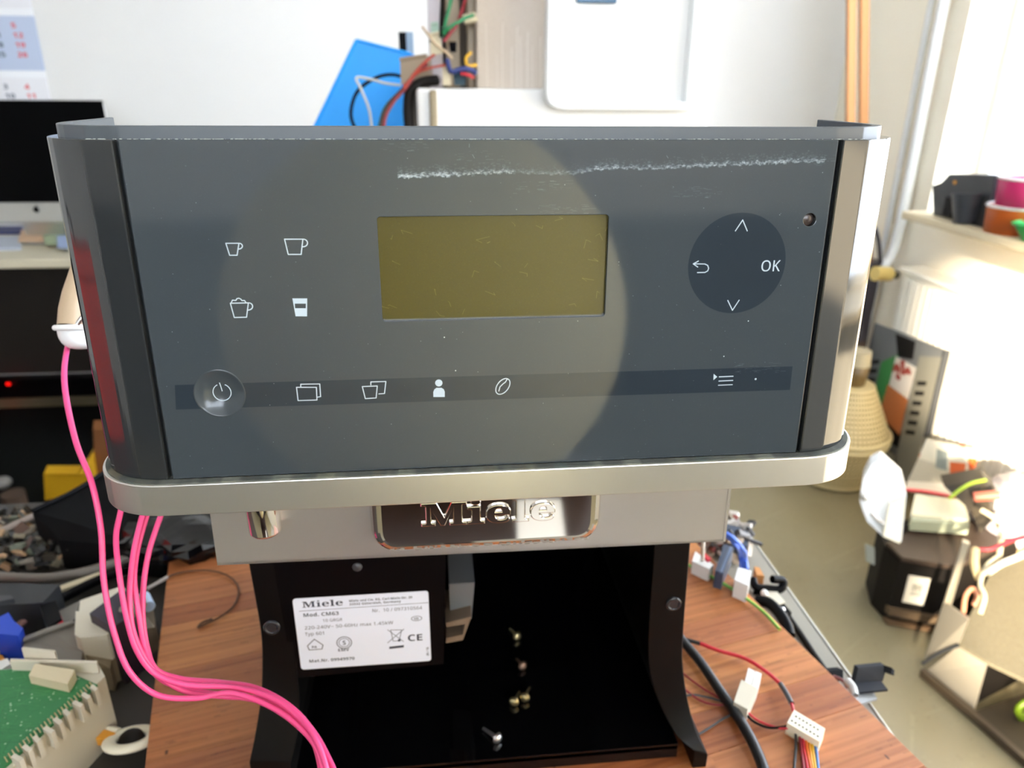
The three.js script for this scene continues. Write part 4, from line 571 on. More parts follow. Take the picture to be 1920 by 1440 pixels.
{
  const t = thing('computer', 'black screened desktop computer with a grey chin standing on the desk', 'computer');
  const z = -2.72, tr = [-1.1773,1.2441,-2.72], br = [-1.2185,0.8906,-2.72], cb = [-1.2314,0.8118,-2.72], w = 0.56, x1 = tr[0], x0 = x1 - w;
  const yb = br[1], yc = cb[1];
  part(t, 'case', box(w, tr[1] - yc, 0.02, [(x0 + x1) / 2, (tr[1] + yc) / 2, z - 0.012], 0.009), M.aluminium);
  part(t, 'screen', box(w - 0.002, tr[1] - yb, 0.004, [(x0 + x1) / 2, (tr[1] + yb) / 2 - 0.001, z + 0.0], 0.0018), mat(rgb('#020203'), 0.5, 0, { specularIntensity: 0.12 }));
  const lg = [-1.4861,0.8636,-2.72]; const s = new THREE.Shape(); s.absarc(0, 0, 0.011, 0.6, 2 * Math.PI - 0.25); s.absarc(0.0135, 0.002, 0.005, 3.9, 2.3, true);
  part(t, 'logo', join([new THREE.ExtrudeGeometry(s, { depth: 0.001, bevelEnabled: false }).translate(lg[0], lg[1], z), new THREE.SphereGeometry(0.004, 12, 8).scale(0.6, 1, 0.2).rotateZ(-0.6).translate(lg[0] + 0.003, lg[1] + 0.014, z)]), M.black);
  part(t, 'stand', join([prism([[lg[0] - 0.09, yc + 0.06, z - 0.03], [lg[0] + 0.09, yc + 0.06, z - 0.03], [lg[0] + 0.09, 0.742, z - 0.07], [lg[0] - 0.09, 0.742, z - 0.07]], [0, 0, -0.008]), box(0.2, 0.006, 0.19, [lg[0], 0.743, z - 0.06], 0.002)]), M.aluminium); settle(t);
  const d = thing('desk', 'long pale desk against the white wall, dark underneath', 'desk');
  const f = [-1.4906,0.7399,-2.42]; part(d, 'desk_top', box(2.0, 0.03, 0.62, [-2.1, 0.725, -2.73], 0.004), mat(rgb('#cfc6ad'), 0.5));
  part(d, 'back_panel', box(1.96, 0.6, 0.018, [-2.1, 0.41, -3.02]), mat(rgb('#231b15'), 0.6)); for (const x of [-3.08, -1.12]) part(d, 'side_panel', box(0.02, 0.71, 0.58, [x, 0.355, -2.74]), mat(rgb('#1d1712'), 0.6)); settle(d);
  const pa = (n, l, pts, m, h) => single('paper', l, 'paper', prism(pts, [0, -h, 0]), m, null);
  pa('', 'blue paper folder lying on the desk below the computer', [[-1.8952,0.748,-3.0598], [-1.6498,0.748,-3.044], [-1.5686,0.748,-2.894], [-1.8161,0.748,-2.9103]], M.navy, 0.008);
  pa('', 'peach coloured sheet on the desk, middle of the paper pile', [[-1.6623,0.756,-2.9261], [-1.5721,0.756,-2.8967], [-1.461,0.756,-2.6709], [-1.5536,0.756,-2.6772]], mat(rgb('#d9b694'), 0.7), 0.004);
  pa('', 'pale green sheet on the desk beside the peach one', [[-1.5405,0.758,-2.8375], [-1.4756,0.758,-2.8792], [-1.357,0.758,-2.6135], [-1.4331,0.758,-2.6187]], mat(rgb('#a9b893'), 0.7), 0.004);
  pa('', 'light blue sheet at the front right of the desk', [[-1.4467,0.762,-2.7433], [-1.3783,0.762,-2.7825], [-1.2653,0.762,-2.5105], [-1.3426,0.762,-2.5159]], mat(rgb('#9fb0d2'), 0.7), 0.003);
  pa('', 'whitish grey sheets at the front left of the desk', [[-1.7607,0.75,-2.8065], [-1.6198,0.75,-2.8189], [-1.4998,0.75,-2.5859], [-1.6391,0.75,-2.5768]], mat(rgb('#b3bac6'), 0.7), 0.01);
  const ps = thing('power_strip', 'black power strip with a red light on the floor under the desk', 'power strip'); const pc = [-1.8001,0,-3.042];
  part(ps, 'body', box(0.9, 0.09, 0.1, [pc[0], 0.045, pc[2]], 0.008), M.black); const lp = [-1.9027,0.0903,-2.955];
  const led = new THREE.MeshStandardMaterial({ color: '#ff2018', emissive: '#ff1408', emissiveIntensity: 0.3 });
  part(ps, 'red_lamp', new RoundedBoxGeometry(0.018, 0.014, 0.01, 2, 0.003).translate(lp[0], 0.072, pc[2] + 0.052), led);
  settle(ps);
  const L = new THREE.PointLight('#ff2010', 0.0015, 1); L.position.set(lp[0], 0.072, pc[2] + 0.07); L.castShadow = true; scene.add(L);
  single('floor_mat', 'dark grey floor mat in front of the pale desk', 'mat', box(2.2, 0.006, 1.75, [-1.82, 0.003, -2.0], 0.002), mat(rgb('#101211'), 0.95, 0, { specularIntensity: 0.2 }));
  const y = thing('wooden_angle', 'yellow and brown wooden angle standing on the dark floor mat', 'wood piece');
  part(y, 'post', prism([[-1.152,0.2353,-2.0857], [-1.0997,0.2357,-2.0802], [-1.0979,0.073,-2.0574], [-1.1687,0.0725,-2.0647]], [-0.02, 0.005, -0.06]), mat(rgb('#80502a'), 0.5));
  part(y, 'bar', prism([[-1.3169,0.0978,-2.0474], [-1.202,0.0986,-2.0355], [-1.1564,0.1574,-2.0545], [-1.1558,0.0825,-2.0457], [-1.2287,0.0092,-2.0562], [-1.343,-0.0082,-2.0614]], [-0.01, 0.005, -0.05]), M.yellow); settle(y); y.position.y = 0.0065;
  single('grey_lump', 'small pale grey lump on the dark mat at the left edge', 'lump', new THREE.IcosahedronGeometry(0.03, 2).scale(1, 0.7, 1).translate(...[-1.5205,0.0218,-2.1575]), mat(rgb('#8b8884'), 0.7)).position.y = 0.007;
  single('brown_roll', 'small brown roll on the dark mat near the left edge', 'roll', new THREE.CylinderGeometry(0.035, 0.035, 0.05, 24).translate(...[-1.417,0.0257,-2.0288]), mat(rgb('#4a3a2e'), 0.7)).position.y = 0.007;
}
// ---------- white appliance behind ----------
{
  const t = thing('side_cabinet', 'low grey cabinet carrying the opened white appliance', 'cabinet');
  part(t, 'body', box(0.56, 0.8, 0.3, [0.2, 0.42, -1.13], 0.004), M.grey); part(t, 'door', box(0.54, 0.74, 0.012, [0.2, 0.42, -0.974], 0.003), M.grey); for (const x of [-0.04, 0.44]) part(t, 'foot', box(0.04, 0.02, 0.25, [x, 0.01, -1.13]), M.black); settle(t);
  const a = thing('white_appliance', 'opened white household appliance behind the panel with a rounded front door', 'appliance');
  const bl = [-0.0403,1.2968,-1.02], br = [0.436,1.3,-1.02], top = bl[1];
  part(a, 'base_body', box(br[0] - bl[0], top - 0.82, 0.24, [(br[0] + bl[0]) / 2, (top + 0.82) / 2, -1.14], 0.006), M.white);
  part(a, 'base_edge', box(0.012, top - 0.825, 0.02, [bl[0] + 0.026, (top + 0.82) / 2, -1.0165], 0.004), mat(rgb('#8d8064'), 0.5));
  const c0 = [0.0574,1.3487,-1.06], c1 = [0.183,1.35,-1.06];
  const streak = canvasTex(512, 512, (c, w, h) => { c.fillStyle = '#c6b9aa'; c.fillRect(0, 0, w, h); grain(c, w, h, 9000, ['#d2c7ba', '#b4a697'], 1, 5, 0.4); for (let i = 0; i < 9; i++) { const x = [150, 205, 238, 330, 260, 120, 300, 380, 60][i], y0 = rr(260, 400); c.strokeStyle = '#e0d8ce'; c.lineWidth = rr(4, 10); c.globalAlpha = 0.5; c.beginPath(); c.moveTo(x, h); c.bezierCurveTo(x + 5, h - 50, x - 6, y0 + 40, x + rr(-6, 6), y0); c.stroke(); } c.globalAlpha = 1; });
  const cw = c1[0] - c0[0], cg = box(cw, 0.36, 0.1, [(c0[0] + c1[0]) / 2, top + 0.18, -1.11], 0.002);
  { const p = cg.attributes.position, u = cg.attributes.uv; for (let i = 0; i < u.count; i++) u.setXY(i, (p.getX(i) - c0[0]) / cw * 0.9, (p.getY(i) - top) / 0.2); }
  part(a, 'inner_column', cg, mat('#ffffff', 0.6, 0, { map: streak }), 'grey beige column with pale drip marks');
  // rounded door with a shallow recessed field
  const d0 = [0.1582,1.347,-0.985], d1 = [0.4065,1.3497,-0.985], yb = [0.2242,1.2669,-0.985][1], r = 0.03;
  const s = new THREE.Shape(); s.moveTo(d0[0] + r, yb); s.lineTo(d1[0], yb); s.lineTo(d1[0], yb + 0.4); s.lineTo(d0[0], yb + 0.4); s.lineTo(d0[0], yb + r); s.quadraticCurveTo(d0[0], yb, d0[0] + r, yb);
  const i0 = [0.1925,1.3474,-0.985][0], i1 = [0.3811,1.3494,-0.985][0], iy = [0.2236,1.2794,-0.985][1]; const hole = new THREE.Path(); hole.moveTo(i0 + 0.008, iy); hole.lineTo(i1, iy); hole.lineTo(i1, yb + 0.37); hole.lineTo(i0, yb + 0.37); hole.lineTo(i0, iy + 0.008); hole.quadraticCurveTo(i0, iy, i0 + 0.008, iy); s.holes.push(hole);
  part(a, 'door_frame', new THREE.ExtrudeGeometry(s, { depth: 0.03, bevelEnabled: true, bevelSize: 0.004, bevelThickness: 0.004, bevelOffset: -0.004, bevelSegments: 3, curveSegments: 10 }).translate(0, 0, -1.015), M.whiteGloss);
  part(a, 'door_field', box(i1 - i0, 0.39, 0.01, [(i0 + i1) / 2, iy + 0.19, -1.008]), M.white);
  const n0 = [0.2044,1.4414,-0.99], n1 = [0.2655,1.417,-0.99]; part(a, 'door_window', box(n1[0] - n0[0], 0.05, 0.012, [(n0[0] + n1[0]) / 2, n1[1] + 0.025, -0.999], 0.002), mat(rgb('#1d4f70'), 0.2), 'dark blue window');
  const s0 = [-0.0194,1.4232,-1.06][0]; part(a, 'side_wall', box(0.022, 0.34, 0.06, [s0 + 0.012, top + 0.17, -1.13], 0.002), mat(rgb('#c4bdc2'), 0.5)); part(a, 'rail', box(0.022, 0.34, 0.05, [[0.0214,1.3802,-1.08][0], top + 0.17, -1.13], 0.002), mat(rgb('#a3937c'), 0.5)); part(a, 'rail', box(0.012, 0.34, 0.05, [[0.051,1.3794,-1.06][0], top + 0.17, -1.12], 0.002), mat(rgb('#a3937c'), 0.5)); part(a, 'inner_wall', box(0.075, 0.34, 0.01, [[0.029,1.3815,-1.1][0], top + 0.17, -1.2]), mat(rgb('#4a4034'), 0.6));
  settle(a);
  // loom of wires
  const wire = (label, pts, r, m) => single('loom_wire', label, 'wire', tube(pts.map((p) => p), r), m, null);
  wire('black wire looping over the blue sheet', [[-0.0452,1.3087,-1.0805], [-0.0789,1.3164,-1.0764], [-0.1041,1.3113,-1.0662], [-0.1345,1.2905,-1.061], [-0.1459,1.2564,-1.0483], [-0.1382,1.2327,-1.0379], [-0.1222,1.2036,-1.046]], 0.0028, M.blackMatt);
  wire('pale grey wire with a sharp bend over the blue sheet', [[-0.0645,1.3005,-1.0576], [-0.0896,1.3035,-1.056], [-0.1143,1.3096,-1.0557], [-0.134,1.311,-1.0529], [-0.1278,1.2962,-1.0463], [-0.1159,1.2649,-1.0377], [-0.1129,1.229,-1.0336]], 0.0022, M.lightGrey);
  wire('red and brown wire bundle curving down left of the white base', [[-0.0226,1.3322,-1.0551], [-0.0415,1.3162,-1.0398], [-0.0571,1.2967,-1.0281], [-0.0758,1.2773,-1.0168], [-0.0898,1.2541,-1.0088], [-0.0942,1.2232,-0.9968]], 0.0034, mat(rgb('#6a1018'), 0.5));
  wire('dark green wire beside the red bundle', [[-0.0303,1.3087,-1.0572], [-0.0531,1.3006,-1.0401], [-0.0701,1.2865,-1.0308], [-0.09,1.2653,-1.0243], [-0.1013,1.2302,-1.0112]], 0.0035, mat(rgb('#243a2a'), 0.5));
  wire('black wire bundle standing before the white base edge', [[-0.0064,1.3089,-1.0656], [-0.0321,1.3047,-1.0504], [-0.0493,1.2928,-1.0419], [-0.0543,1.2692,-1.0329], [-0.0531,1.23,-1.0168]], 0.008, M.blackBrown);
  wire('dark brown bundle close to the base edge', [[-0.0238,1.3024,-1.0648], [-0.0369,1.2888,-1.0499], [-0.0437,1.2651,-1.0409], [-0.0415,1.2295,-1.0262]], 0.008, mat(rgb('#3a342c'), 0.6));
  wire('upper orange red wire crossing the loom', [[-0.0586,1.2959,-1.0225], [-0.0437,1.316,-1.0237], [-0.0266,1.3329,-1.0233], [-0.0098,1.3452,-1.0265]], 0.0021, mat(rgb('#a03624'), 0.45));
  wire('lower orange red wire fanning from the loom', [[-0.0601,1.299,-1.0239], [-0.0395,1.3176,-1.0239], [-0.0187,1.3253,-1.0193], [0.0061,1.33,-1.0186]], 0.0019, mat(rgb('#a03624'), 0.45));
  wire('red wire rising steeply inside the appliance', [[0.0048,1.3637,-1.0324], [0.0134,1.3737,-1.0356], [0.0245,1.3867,-1.0397], [0.0347,1.4092,-1.0586], [0.0463,1.4413,-1.0812]], 0.0026, M.darkRed);
  wire('green wire rising to the beige connector', [[0.0035,1.3756,-1.032], [0.0134,1.3829,-1.0285], [0.0267,1.3906,-1.0302], [0.0385,1.3971,-1.037], [0.0521,1.4022,-1.0431]], 0.0026, M.green);
  wire('long green wire at the top of the appliance', [[0.0051,1.3729,-1.0361], [0.0091,1.3928,-1.0438], [0.0147,1.4119,-1.051], [0.0225,1.4399,-1.0724]], 0.0028, M.green);
  wire('dark upright wire beside the long green one', [[0.0003,1.3704,-1.0465], [0.0022,1.4012,-1.0588], [0.0062,1.441,-1.0854]], 0.0024, M.black);
  wire('navy blue wire running right to the column', [[0.0088,1.3377,-1.0215], [0.0148,1.3209,-1.014], [0.028,1.3241,-1.0139], [0.0431,1.3243,-1.0178], [0.0539,1.3183,-1.0196]], 0.0038, M.navy);
  wire('short red wire under the navy one', [[0.0295,1.318,-1.0113], [0.0392,1.3165,-1.0096], [0.0492,1.312,-1.0122]], 0.0024, M.red);
  wire('yellow wire hooking in front of the dark gap', [[0.0475,1.3491,-1.0328], [0.039,1.3413,-1.0306], [0.0402,1.3305,-1.0261], [0.0558,1.3309,-1.0354]], 0.0022, M.yellow);
  wire('thin beige wire crossing the middle of the loom', [[-0.0273,1.3849,-1.0445], [-0.0171,1.3709,-1.0323], [-0.0069,1.3587,-1.0263], [0.0076,1.3484,-1.0259], [0.0174,1.3396,-1.0322]], 0.0022, M.tan);
  const con = (label, pts, m, v) => { const o = thing('loom_plug', label, 'plug'); part(o, 'body', prism(pts, v), m); part(o, 'collar', rod(pts[0], pts[1], 0.003), m); settle(o); };
  con('beige plug at the upper right of the loom', [[0.0356,1.3991,-1.0435], [0.0544,1.4047,-1.0547], [0.0591,1.3955,-1.0504], [0.0386,1.3914,-1.0401]], M.beige, [0, -0.002, -0.014]);
  con('large pale plug in the middle of the loom', [[-0.0162,1.3733,-1.0494], [-0.0012,1.3765,-1.0491], [0.0028,1.3472,-1.0368], [-0.0155,1.344,-1.0375]], M.beige, [0, 0, -0.015]);
  con('greenish white plug at the top left of the loom', [[-0.014,1.3888,-1.0555], [-0.0023,1.3904,-1.0549], [-0.0012,1.3765,-1.0491], [-0.0144,1.3764,-1.0505]], mat(rgb('#9fb8a8'), 0.5), [0, 0, -0.012]);
  con('dark green plug beside the red wire', [[0.0022,1.382,-1.0402], [0.0137,1.3821,-1.039], [0.0132,1.3698,-1.0341], [0.0033,1.3683,-1.0345]], mat(rgb('#16452e'), 0.4), [0, 0, -0.012]);
  con('black plug before the beige rail', [[0.0132,1.3612,-1.0414], [0.0248,1.3613,-1.0402], [0.0243,1.3489,-1.0352], [0.0144,1.3489,-1.0362]], M.black, [0, 0, -0.012]);
  con('wide beige plug block at the left of the loom', [[-0.0653,1.3388,-1.084], [-0.0222,1.3451,-1.0712], [-0.0184,1.3088,-1.056], [-0.0649,1.3021,-1.0691]], mat(rgb('#a08e78'), 0.5), [0.006, 0, -0.03]);
  con('pale plug standing on the white base', [[0.002,1.3256,-1.0281], [0.0128,1.3273,-1.0276], [0.0144,1.3011,-1.0168], [0.0012,1.301,-1.0182]], M.beige, [0, 0, -0.012]);
  con('dark teal plug standing on the white base beside the column', [[0.0184,1.3196,-1.0239], [0.0382,1.3182,-1.0213], [0.0359,1.3012,-1.0146], [0.0194,1.3011,-1.0163]], mat(rgb('#27404a'), 0.4), [0, 0, -0.012]);
  const bs = thing('blue_sheet', 'bright blue flat sheet leaning askew beside the white appliance', 'sheet');
  const q = [[-0.1515,1.3779,-1.3], [-0.0525,1.3554,-1.3], [0.007,1.3423,-1.3], [0.001,1.1332,-1.3], [-0.2953,1.1345,-1.3]]; q.splice(3, 1, [q[3][0], 0.004, -1.3], [q[4][0], 0.004, -1.3]); part(bs, 'face', prism(q, [0, 0, -0.005]), M.skyBlue); part(bs, 'edge', join([rod(q[5], q[0], 0.0026), rod(q[0], q[1], 0.0026)]), M.skyBlue); settle(bs);
  const gd = thing('small_gadget', 'small black and grey gadget sticking up over the blue sheet', 'gadget'), g0 = [-0.0749,1.3947,-1.34], g1 = [-0.0608,1.3949,-1.34], g2 = [-0.0474,1.3541,-1.34]; part(gd, 'black_half', prism([g0, g1, [g1[0], 0.002, -1.34], [g0[0], 0.002, -1.34]], [0, 0, -0.02]), M.blackMatt); part(gd, 'grey_half', prism([g1, [g2[0], g1[1], -1.34], g2, [g1[0], g2[1], -1.34]], [0, 0, -0.02]), mat(rgb('#8fa3b3'), 0.4)); settle(gd);
}
// ---------- right wall: pipes, radiator, sill things, slats ----------
{
  const pt = [1.715,1.5819,-2.4171], pb = [1.715,0.7146,-2.3954], z = pb[2];
  const P = thing('heating_pipe', 'thick white heating pipe running down the wall to the radiator', 'pipe'); part(P, 'tube', tube([[1.715, 2.69, z], [1.715, 1.5, z], [1.715, pb[1] + 0.03, z], [1.69, pb[1] - 0.03, z + 0.01], [1.655, pb[1] - 0.045, z + 0.03]], 0.019, 60, 20), M.whiteGloss); part(P, 'bracket', box(0.05, 0.02, 0.05, [1.73, 1.6, z], 0.004), M.white); settle(P);
  const P2 = thing('thin_pipe', 'thin white pipe beside the thick heating pipe', 'pipe'); part(P2, 'tube', tube([[1.73, 2.69, z - 0.09], [1.73, 1.5, z - 0.09], [1.73, 0.12, z - 0.09]], 0.011, 40, 16), M.whiteGloss); part(P2, 'foot', new THREE.CylinderGeometry(0.02, 0.024, 0.12, 20).translate(1.73, 0.06, z - 0.09), M.white); settle(P2);
  const R = thing('radiator', 'cream panel radiator with fine upright ribs under the window', 'radiator'), z0 = -2.19, z1 = -0.75, y0 = 0.14, y1 = 0.705;
  part(R, 'body', box(0.06, y1 - y0, z1 - z0, [1.66, (y0 + y1) / 2, (z0 + z1) / 2], 0.008), M.radiator);
  const ribs = []; for (let k = 0; k < 46; k++) ribs.push(box(0.012, y1 - y0 - 0.05, 0.019, [1.63, (y0 + y1) / 2, z0 + 0.035 + k * 0.0305], 0.004)); tag(part(R, 'rib', join(ribs), M.radiator), null, null, null, 'stuff');
  part(R, 'top_grille', box(0.09, 0.016, z1 - z0 + 0.01, [1.66, y1 + 0.006, (z0 + z1) / 2], 0.004), M.radiator); for (const zz of [z0 + 0.2, z1 - 0.2]) part(R, 'leg', box(0.03, y0, 0.04, [1.66, y0 / 2, zz]), M.radiator);
  settle(R);
  const v = thing('radiator_valve', 'yellowed radiator valve head beside the dark bag', 'valve'); const a = [1.5565,0.6825,-2.239], b = [1.6223,0.6765,-2.2512], c = [1.6554,0.6707,-2.2562]; part(v, 'knob', rod(a, b, 0.026, 0.026, 28), mat(rgb('#dcc070'), 0.4)); part(v, 'nut', rod(b, c, 0.018, 0.014, 12), mat(rgb('#4a4636'), 0.4)); settle(v);
  [[1593, 1607], [1617, 1632]].forEach(([l, r], i) => { const x = i; const pts = i ? [[1.4827,1.7221,-2.55], [1.5118,1.7228,-2.55], [1.8389,0.1179,-2.55], [1.8046,0.1191,-2.55]] : [[1.4363,1.7211,-2.55], [1.4653,1.7218,-2.55], [1.7753,0.1201,-2.55], [1.7412,0.1213,-2.55]]; const g = prism(pts.map(([px, py, pz], k) => [px, k > 1 ? 0.002 : py, pz]), [0, 0, -0.018]); single('wooden_batten', i ? 'right one of two orange brown battens leaning in the corner' : 'left one of two orange brown battens leaning in the corner', 'slat', g, M.copper); });
  const bg = thing('dark_bag', 'tall dark bag in the room corner behind the panel edge', 'bag');
  part(bg, 'upper_body', prism([[1.4689,0.6927,-2.3826], [1.6528,0.6903,-2.362], [1.6358,0.6044,-2.329], [1.6047,0.5138,-2.2846], [1.5739,0.4272,-2.231], [1.4433,0.4263,-2.2446]], [0.03, 0, -0.08]), mat(rgb('#241f26'), 0.5)); part(bg, 'lower_body', prism([[1.4433,0.4263,-2.2446], [1.5739,0.4272,-2.231], [1.5369,0.3235,-2.1712], [1.5011,0.1402,-2.1005], [1.4978,-0.1041,-2.0342], [1.4104,-0.1047,-2.0433]], [0.03, 0, -0.08]), mat(rgb('#3c2818'), 0.5));
  part(bg, 'strap', tube([[1.5927,0.6861,-2.3668], [1.6117,0.772,-2.3996], [1.6294,0.8206,-2.4175], [1.644,0.7816,-2.4], [1.6507,0.6865,-2.3607]], 0.008, 40, 8), mat(rgb('#221d24'), 0.5)); part(bg, 'panel', prism([[1.5924,0.6891,-2.3897], [1.6241,0.787,-2.4261], [1.6382,0.7871,-2.4246], [1.6327,0.6894,-2.3855]], [0.01, 0, -0.03]), mat(rgb('#8a5f3c'), 0.5)); settle(bg);
}
{ // things on the sill
  const y = 0.9138, on = (p) => p;
  const k = thing('black_housing', 'black plastic appliance housing standing on the sill', 'housing'); const f = (a) => [a[0], Math.max(a[1], 0.9142), a[2]];
  part(k, 'body', prism([f([1.63,0.9053,-2.0935]), [1.63,1.0041,-2.1309], [1.63,1.0174,-2.0913], [1.63,1.0494,-2.0597], [1.63,1.0679,-1.8584], [1.63,0.9359,-1.8475], f([1.63,0.9209,-1.889])].map((a, i) => i === 0 || i >= 5 ? [a[0], 0.9142, a[2]] : a), [0.09, 0, 0]), mat(rgb('#2a2b2e'), 0.35));
  part(k, 'front_cup', rod([1.625, 0.9142, [1.63,0.9455,-1.9267][2]], [1.625, [1.63,1.004,-1.9474][1], [1.63,1.0052,-1.9381][2]], 0.035, 0.05, 28), mat(rgb('#3a3d42'), 0.3)); part(k, 'slot', box(0.01, 0.06, 0.045, [1.627, 0.95, [1.63,0.9559,-2.0215][2]], 0.003), M.black); part(k, 'orange_mark', new THREE.SphereGeometry(0.006, 12, 8).scale(0.4, 1, 1.2).translate(...[1.628,1.0272,-2.023]), M.amber); settle(k);
  const tub = (name, label, cat, c, r0, r1, y0, h, m, rim) => { const t = thing(name, label, cat); const pts = [[0.001, y0], [r0, y0], [r1, y0 + h], [r1 - 0.004, y0 + h], [r0 - 0.004, y0 + 0.004], [0.001, y0 + 0.004]].map(([a, b]) => new THREE.Vector2(a, b)); part(t, 'bowl', new THREE.LatheGeometry(pts, 40).translate(c[0], 0, c[1]), m); part(t, 'rim', new THREE.TorusGeometry(r1, 0.004, 8, 40).rotateX(Math.PI / 2).translate(c[0], y0 + h, c[1]), rim ?? m); settle(t); };
  const o = [1.66,0.9543,-1.7721], g = [1.62,0.9412,-1.6763], p = [1.66,1.0245,-1.7559];
  tub('orange_tub', 'orange plastic tub on the sill, under the pink one', 'tub', [1.66, o[2]], 0.075, 0.08, 0.9138, p[1] - 0.9138 - 0.035, M.orangePlastic, M.white);
  tub('pink_tub', 'pink plastic tub stacked on the orange tub', 'tub', [1.66, o[2] + 0.02], 0.075, 0.08, p[1] - 0.03, 0.075, M.pinkPlastic, M.white);
  tub('green_bowl', 'green plastic bowl on the sill in front of the orange tub', 'bowl', [1.625, g[2] + 0.03], 0.03, 0.06, 0.9138, 0.045, M.greenPlastic);
}
{ // baskets, pot
  const wv = canvasTex(256, 256, (c, w, h) => { c.fillStyle = '#fff'; c.fillRect(0, 0, w, h); c.fillStyle = '#000'; for (let y = 0; y < 8; y++) for (let x = 0; x < 8; x++) c.fillRect(x * 32 + 8, y * 32 + 9, 17, 15); }, false);
  wv.repeat.set(8, 1.4); const wc = canvasTex(256, 256, (c, w, h) => { c.fillStyle = '#cfbd8e'; c.fillRect(0, 0, w, h); c.fillStyle = '#6a5628'; for (let y = 0; y < 8; y++) for (let x = 0; x < 8; x++) c.fillRect(x * 32 + 8, y * 32 + 9, 17, 15); }); wc.repeat.set(8, 1.4);
  const wm = mat('#ffffff', 0.5, 0, { map: wc, bumpMap: wv, bumpScale: 0.003 }), pm = mat(rgb('#d2c192'), 0.4), c = [1.385, -2.0];
  const lathe = (pts) => new THREE.LatheGeometry(pts.map(([a, b]) => new THREE.Vector2(a, b)), 56).translate(c[0], 0, c[1]);
  const b = thing('woven_basket', 'lower cream woven plastic basket standing on the floor', 'basket'); part(b, 'wall', lathe([[0.132, 0.015], [0.14, 0.06], [0.158, 0.155]]), wm); part(b, 'base', lathe([[0.001, 0.004], [0.128, 0.002], [0.136, 0.008], [0.133, 0.02]]), pm); part(b, 'rim', new THREE.TorusGeometry(0.161, 0.008, 10, 56).rotateX(Math.PI / 2).scale(1, 1.4, 1).translate(c[0], 0.163, c[1]), pm); settle(b);
  const u = thing('woven_basket', 'upper cream woven basket turned over on the lower basket', 'basket'); part(u, 'wall', lathe([[0.162, 0.192], [0.124, 0.276], [0.086, 0.36]]), wm); part(u, 'rim', new THREE.TorusGeometry(0.163, 0.008, 10, 56).rotateX(Math.PI / 2).scale(1, 1.4, 1).translate(c[0], 0.185, c[1]), pm); part(u, 'bottom', lathe([[0.088, 0.359], [0.06, 0.364], [0.001, 0.365]]), pm); settle(u);
  const j = thing('pot', 'small brown pot with a pale rim on top of the upper basket', 'pot'), jc = [1.3996,0.3288,-1.99]; part(j, 'body', new THREE.LatheGeometry([[0.001, 0], [0.036, 0], [0.044, 0.07], [0.001, 0.07]].map(([a, q]) => new THREE.Vector2(a, q)), 32).translate(c[0] + 0.005, 0.3655, c[1] + 0.02), mat(rgb('#6a5634'), 0.4)); part(j, 'rim', new THREE.CylinderGeometry(0.04, 0.042, 0.05, 32).translate(c[0] + 0.005, 0.4605, c[1] + 0.02), mat(rgb('#b5ab90'), 0.4)); settle(j);
}
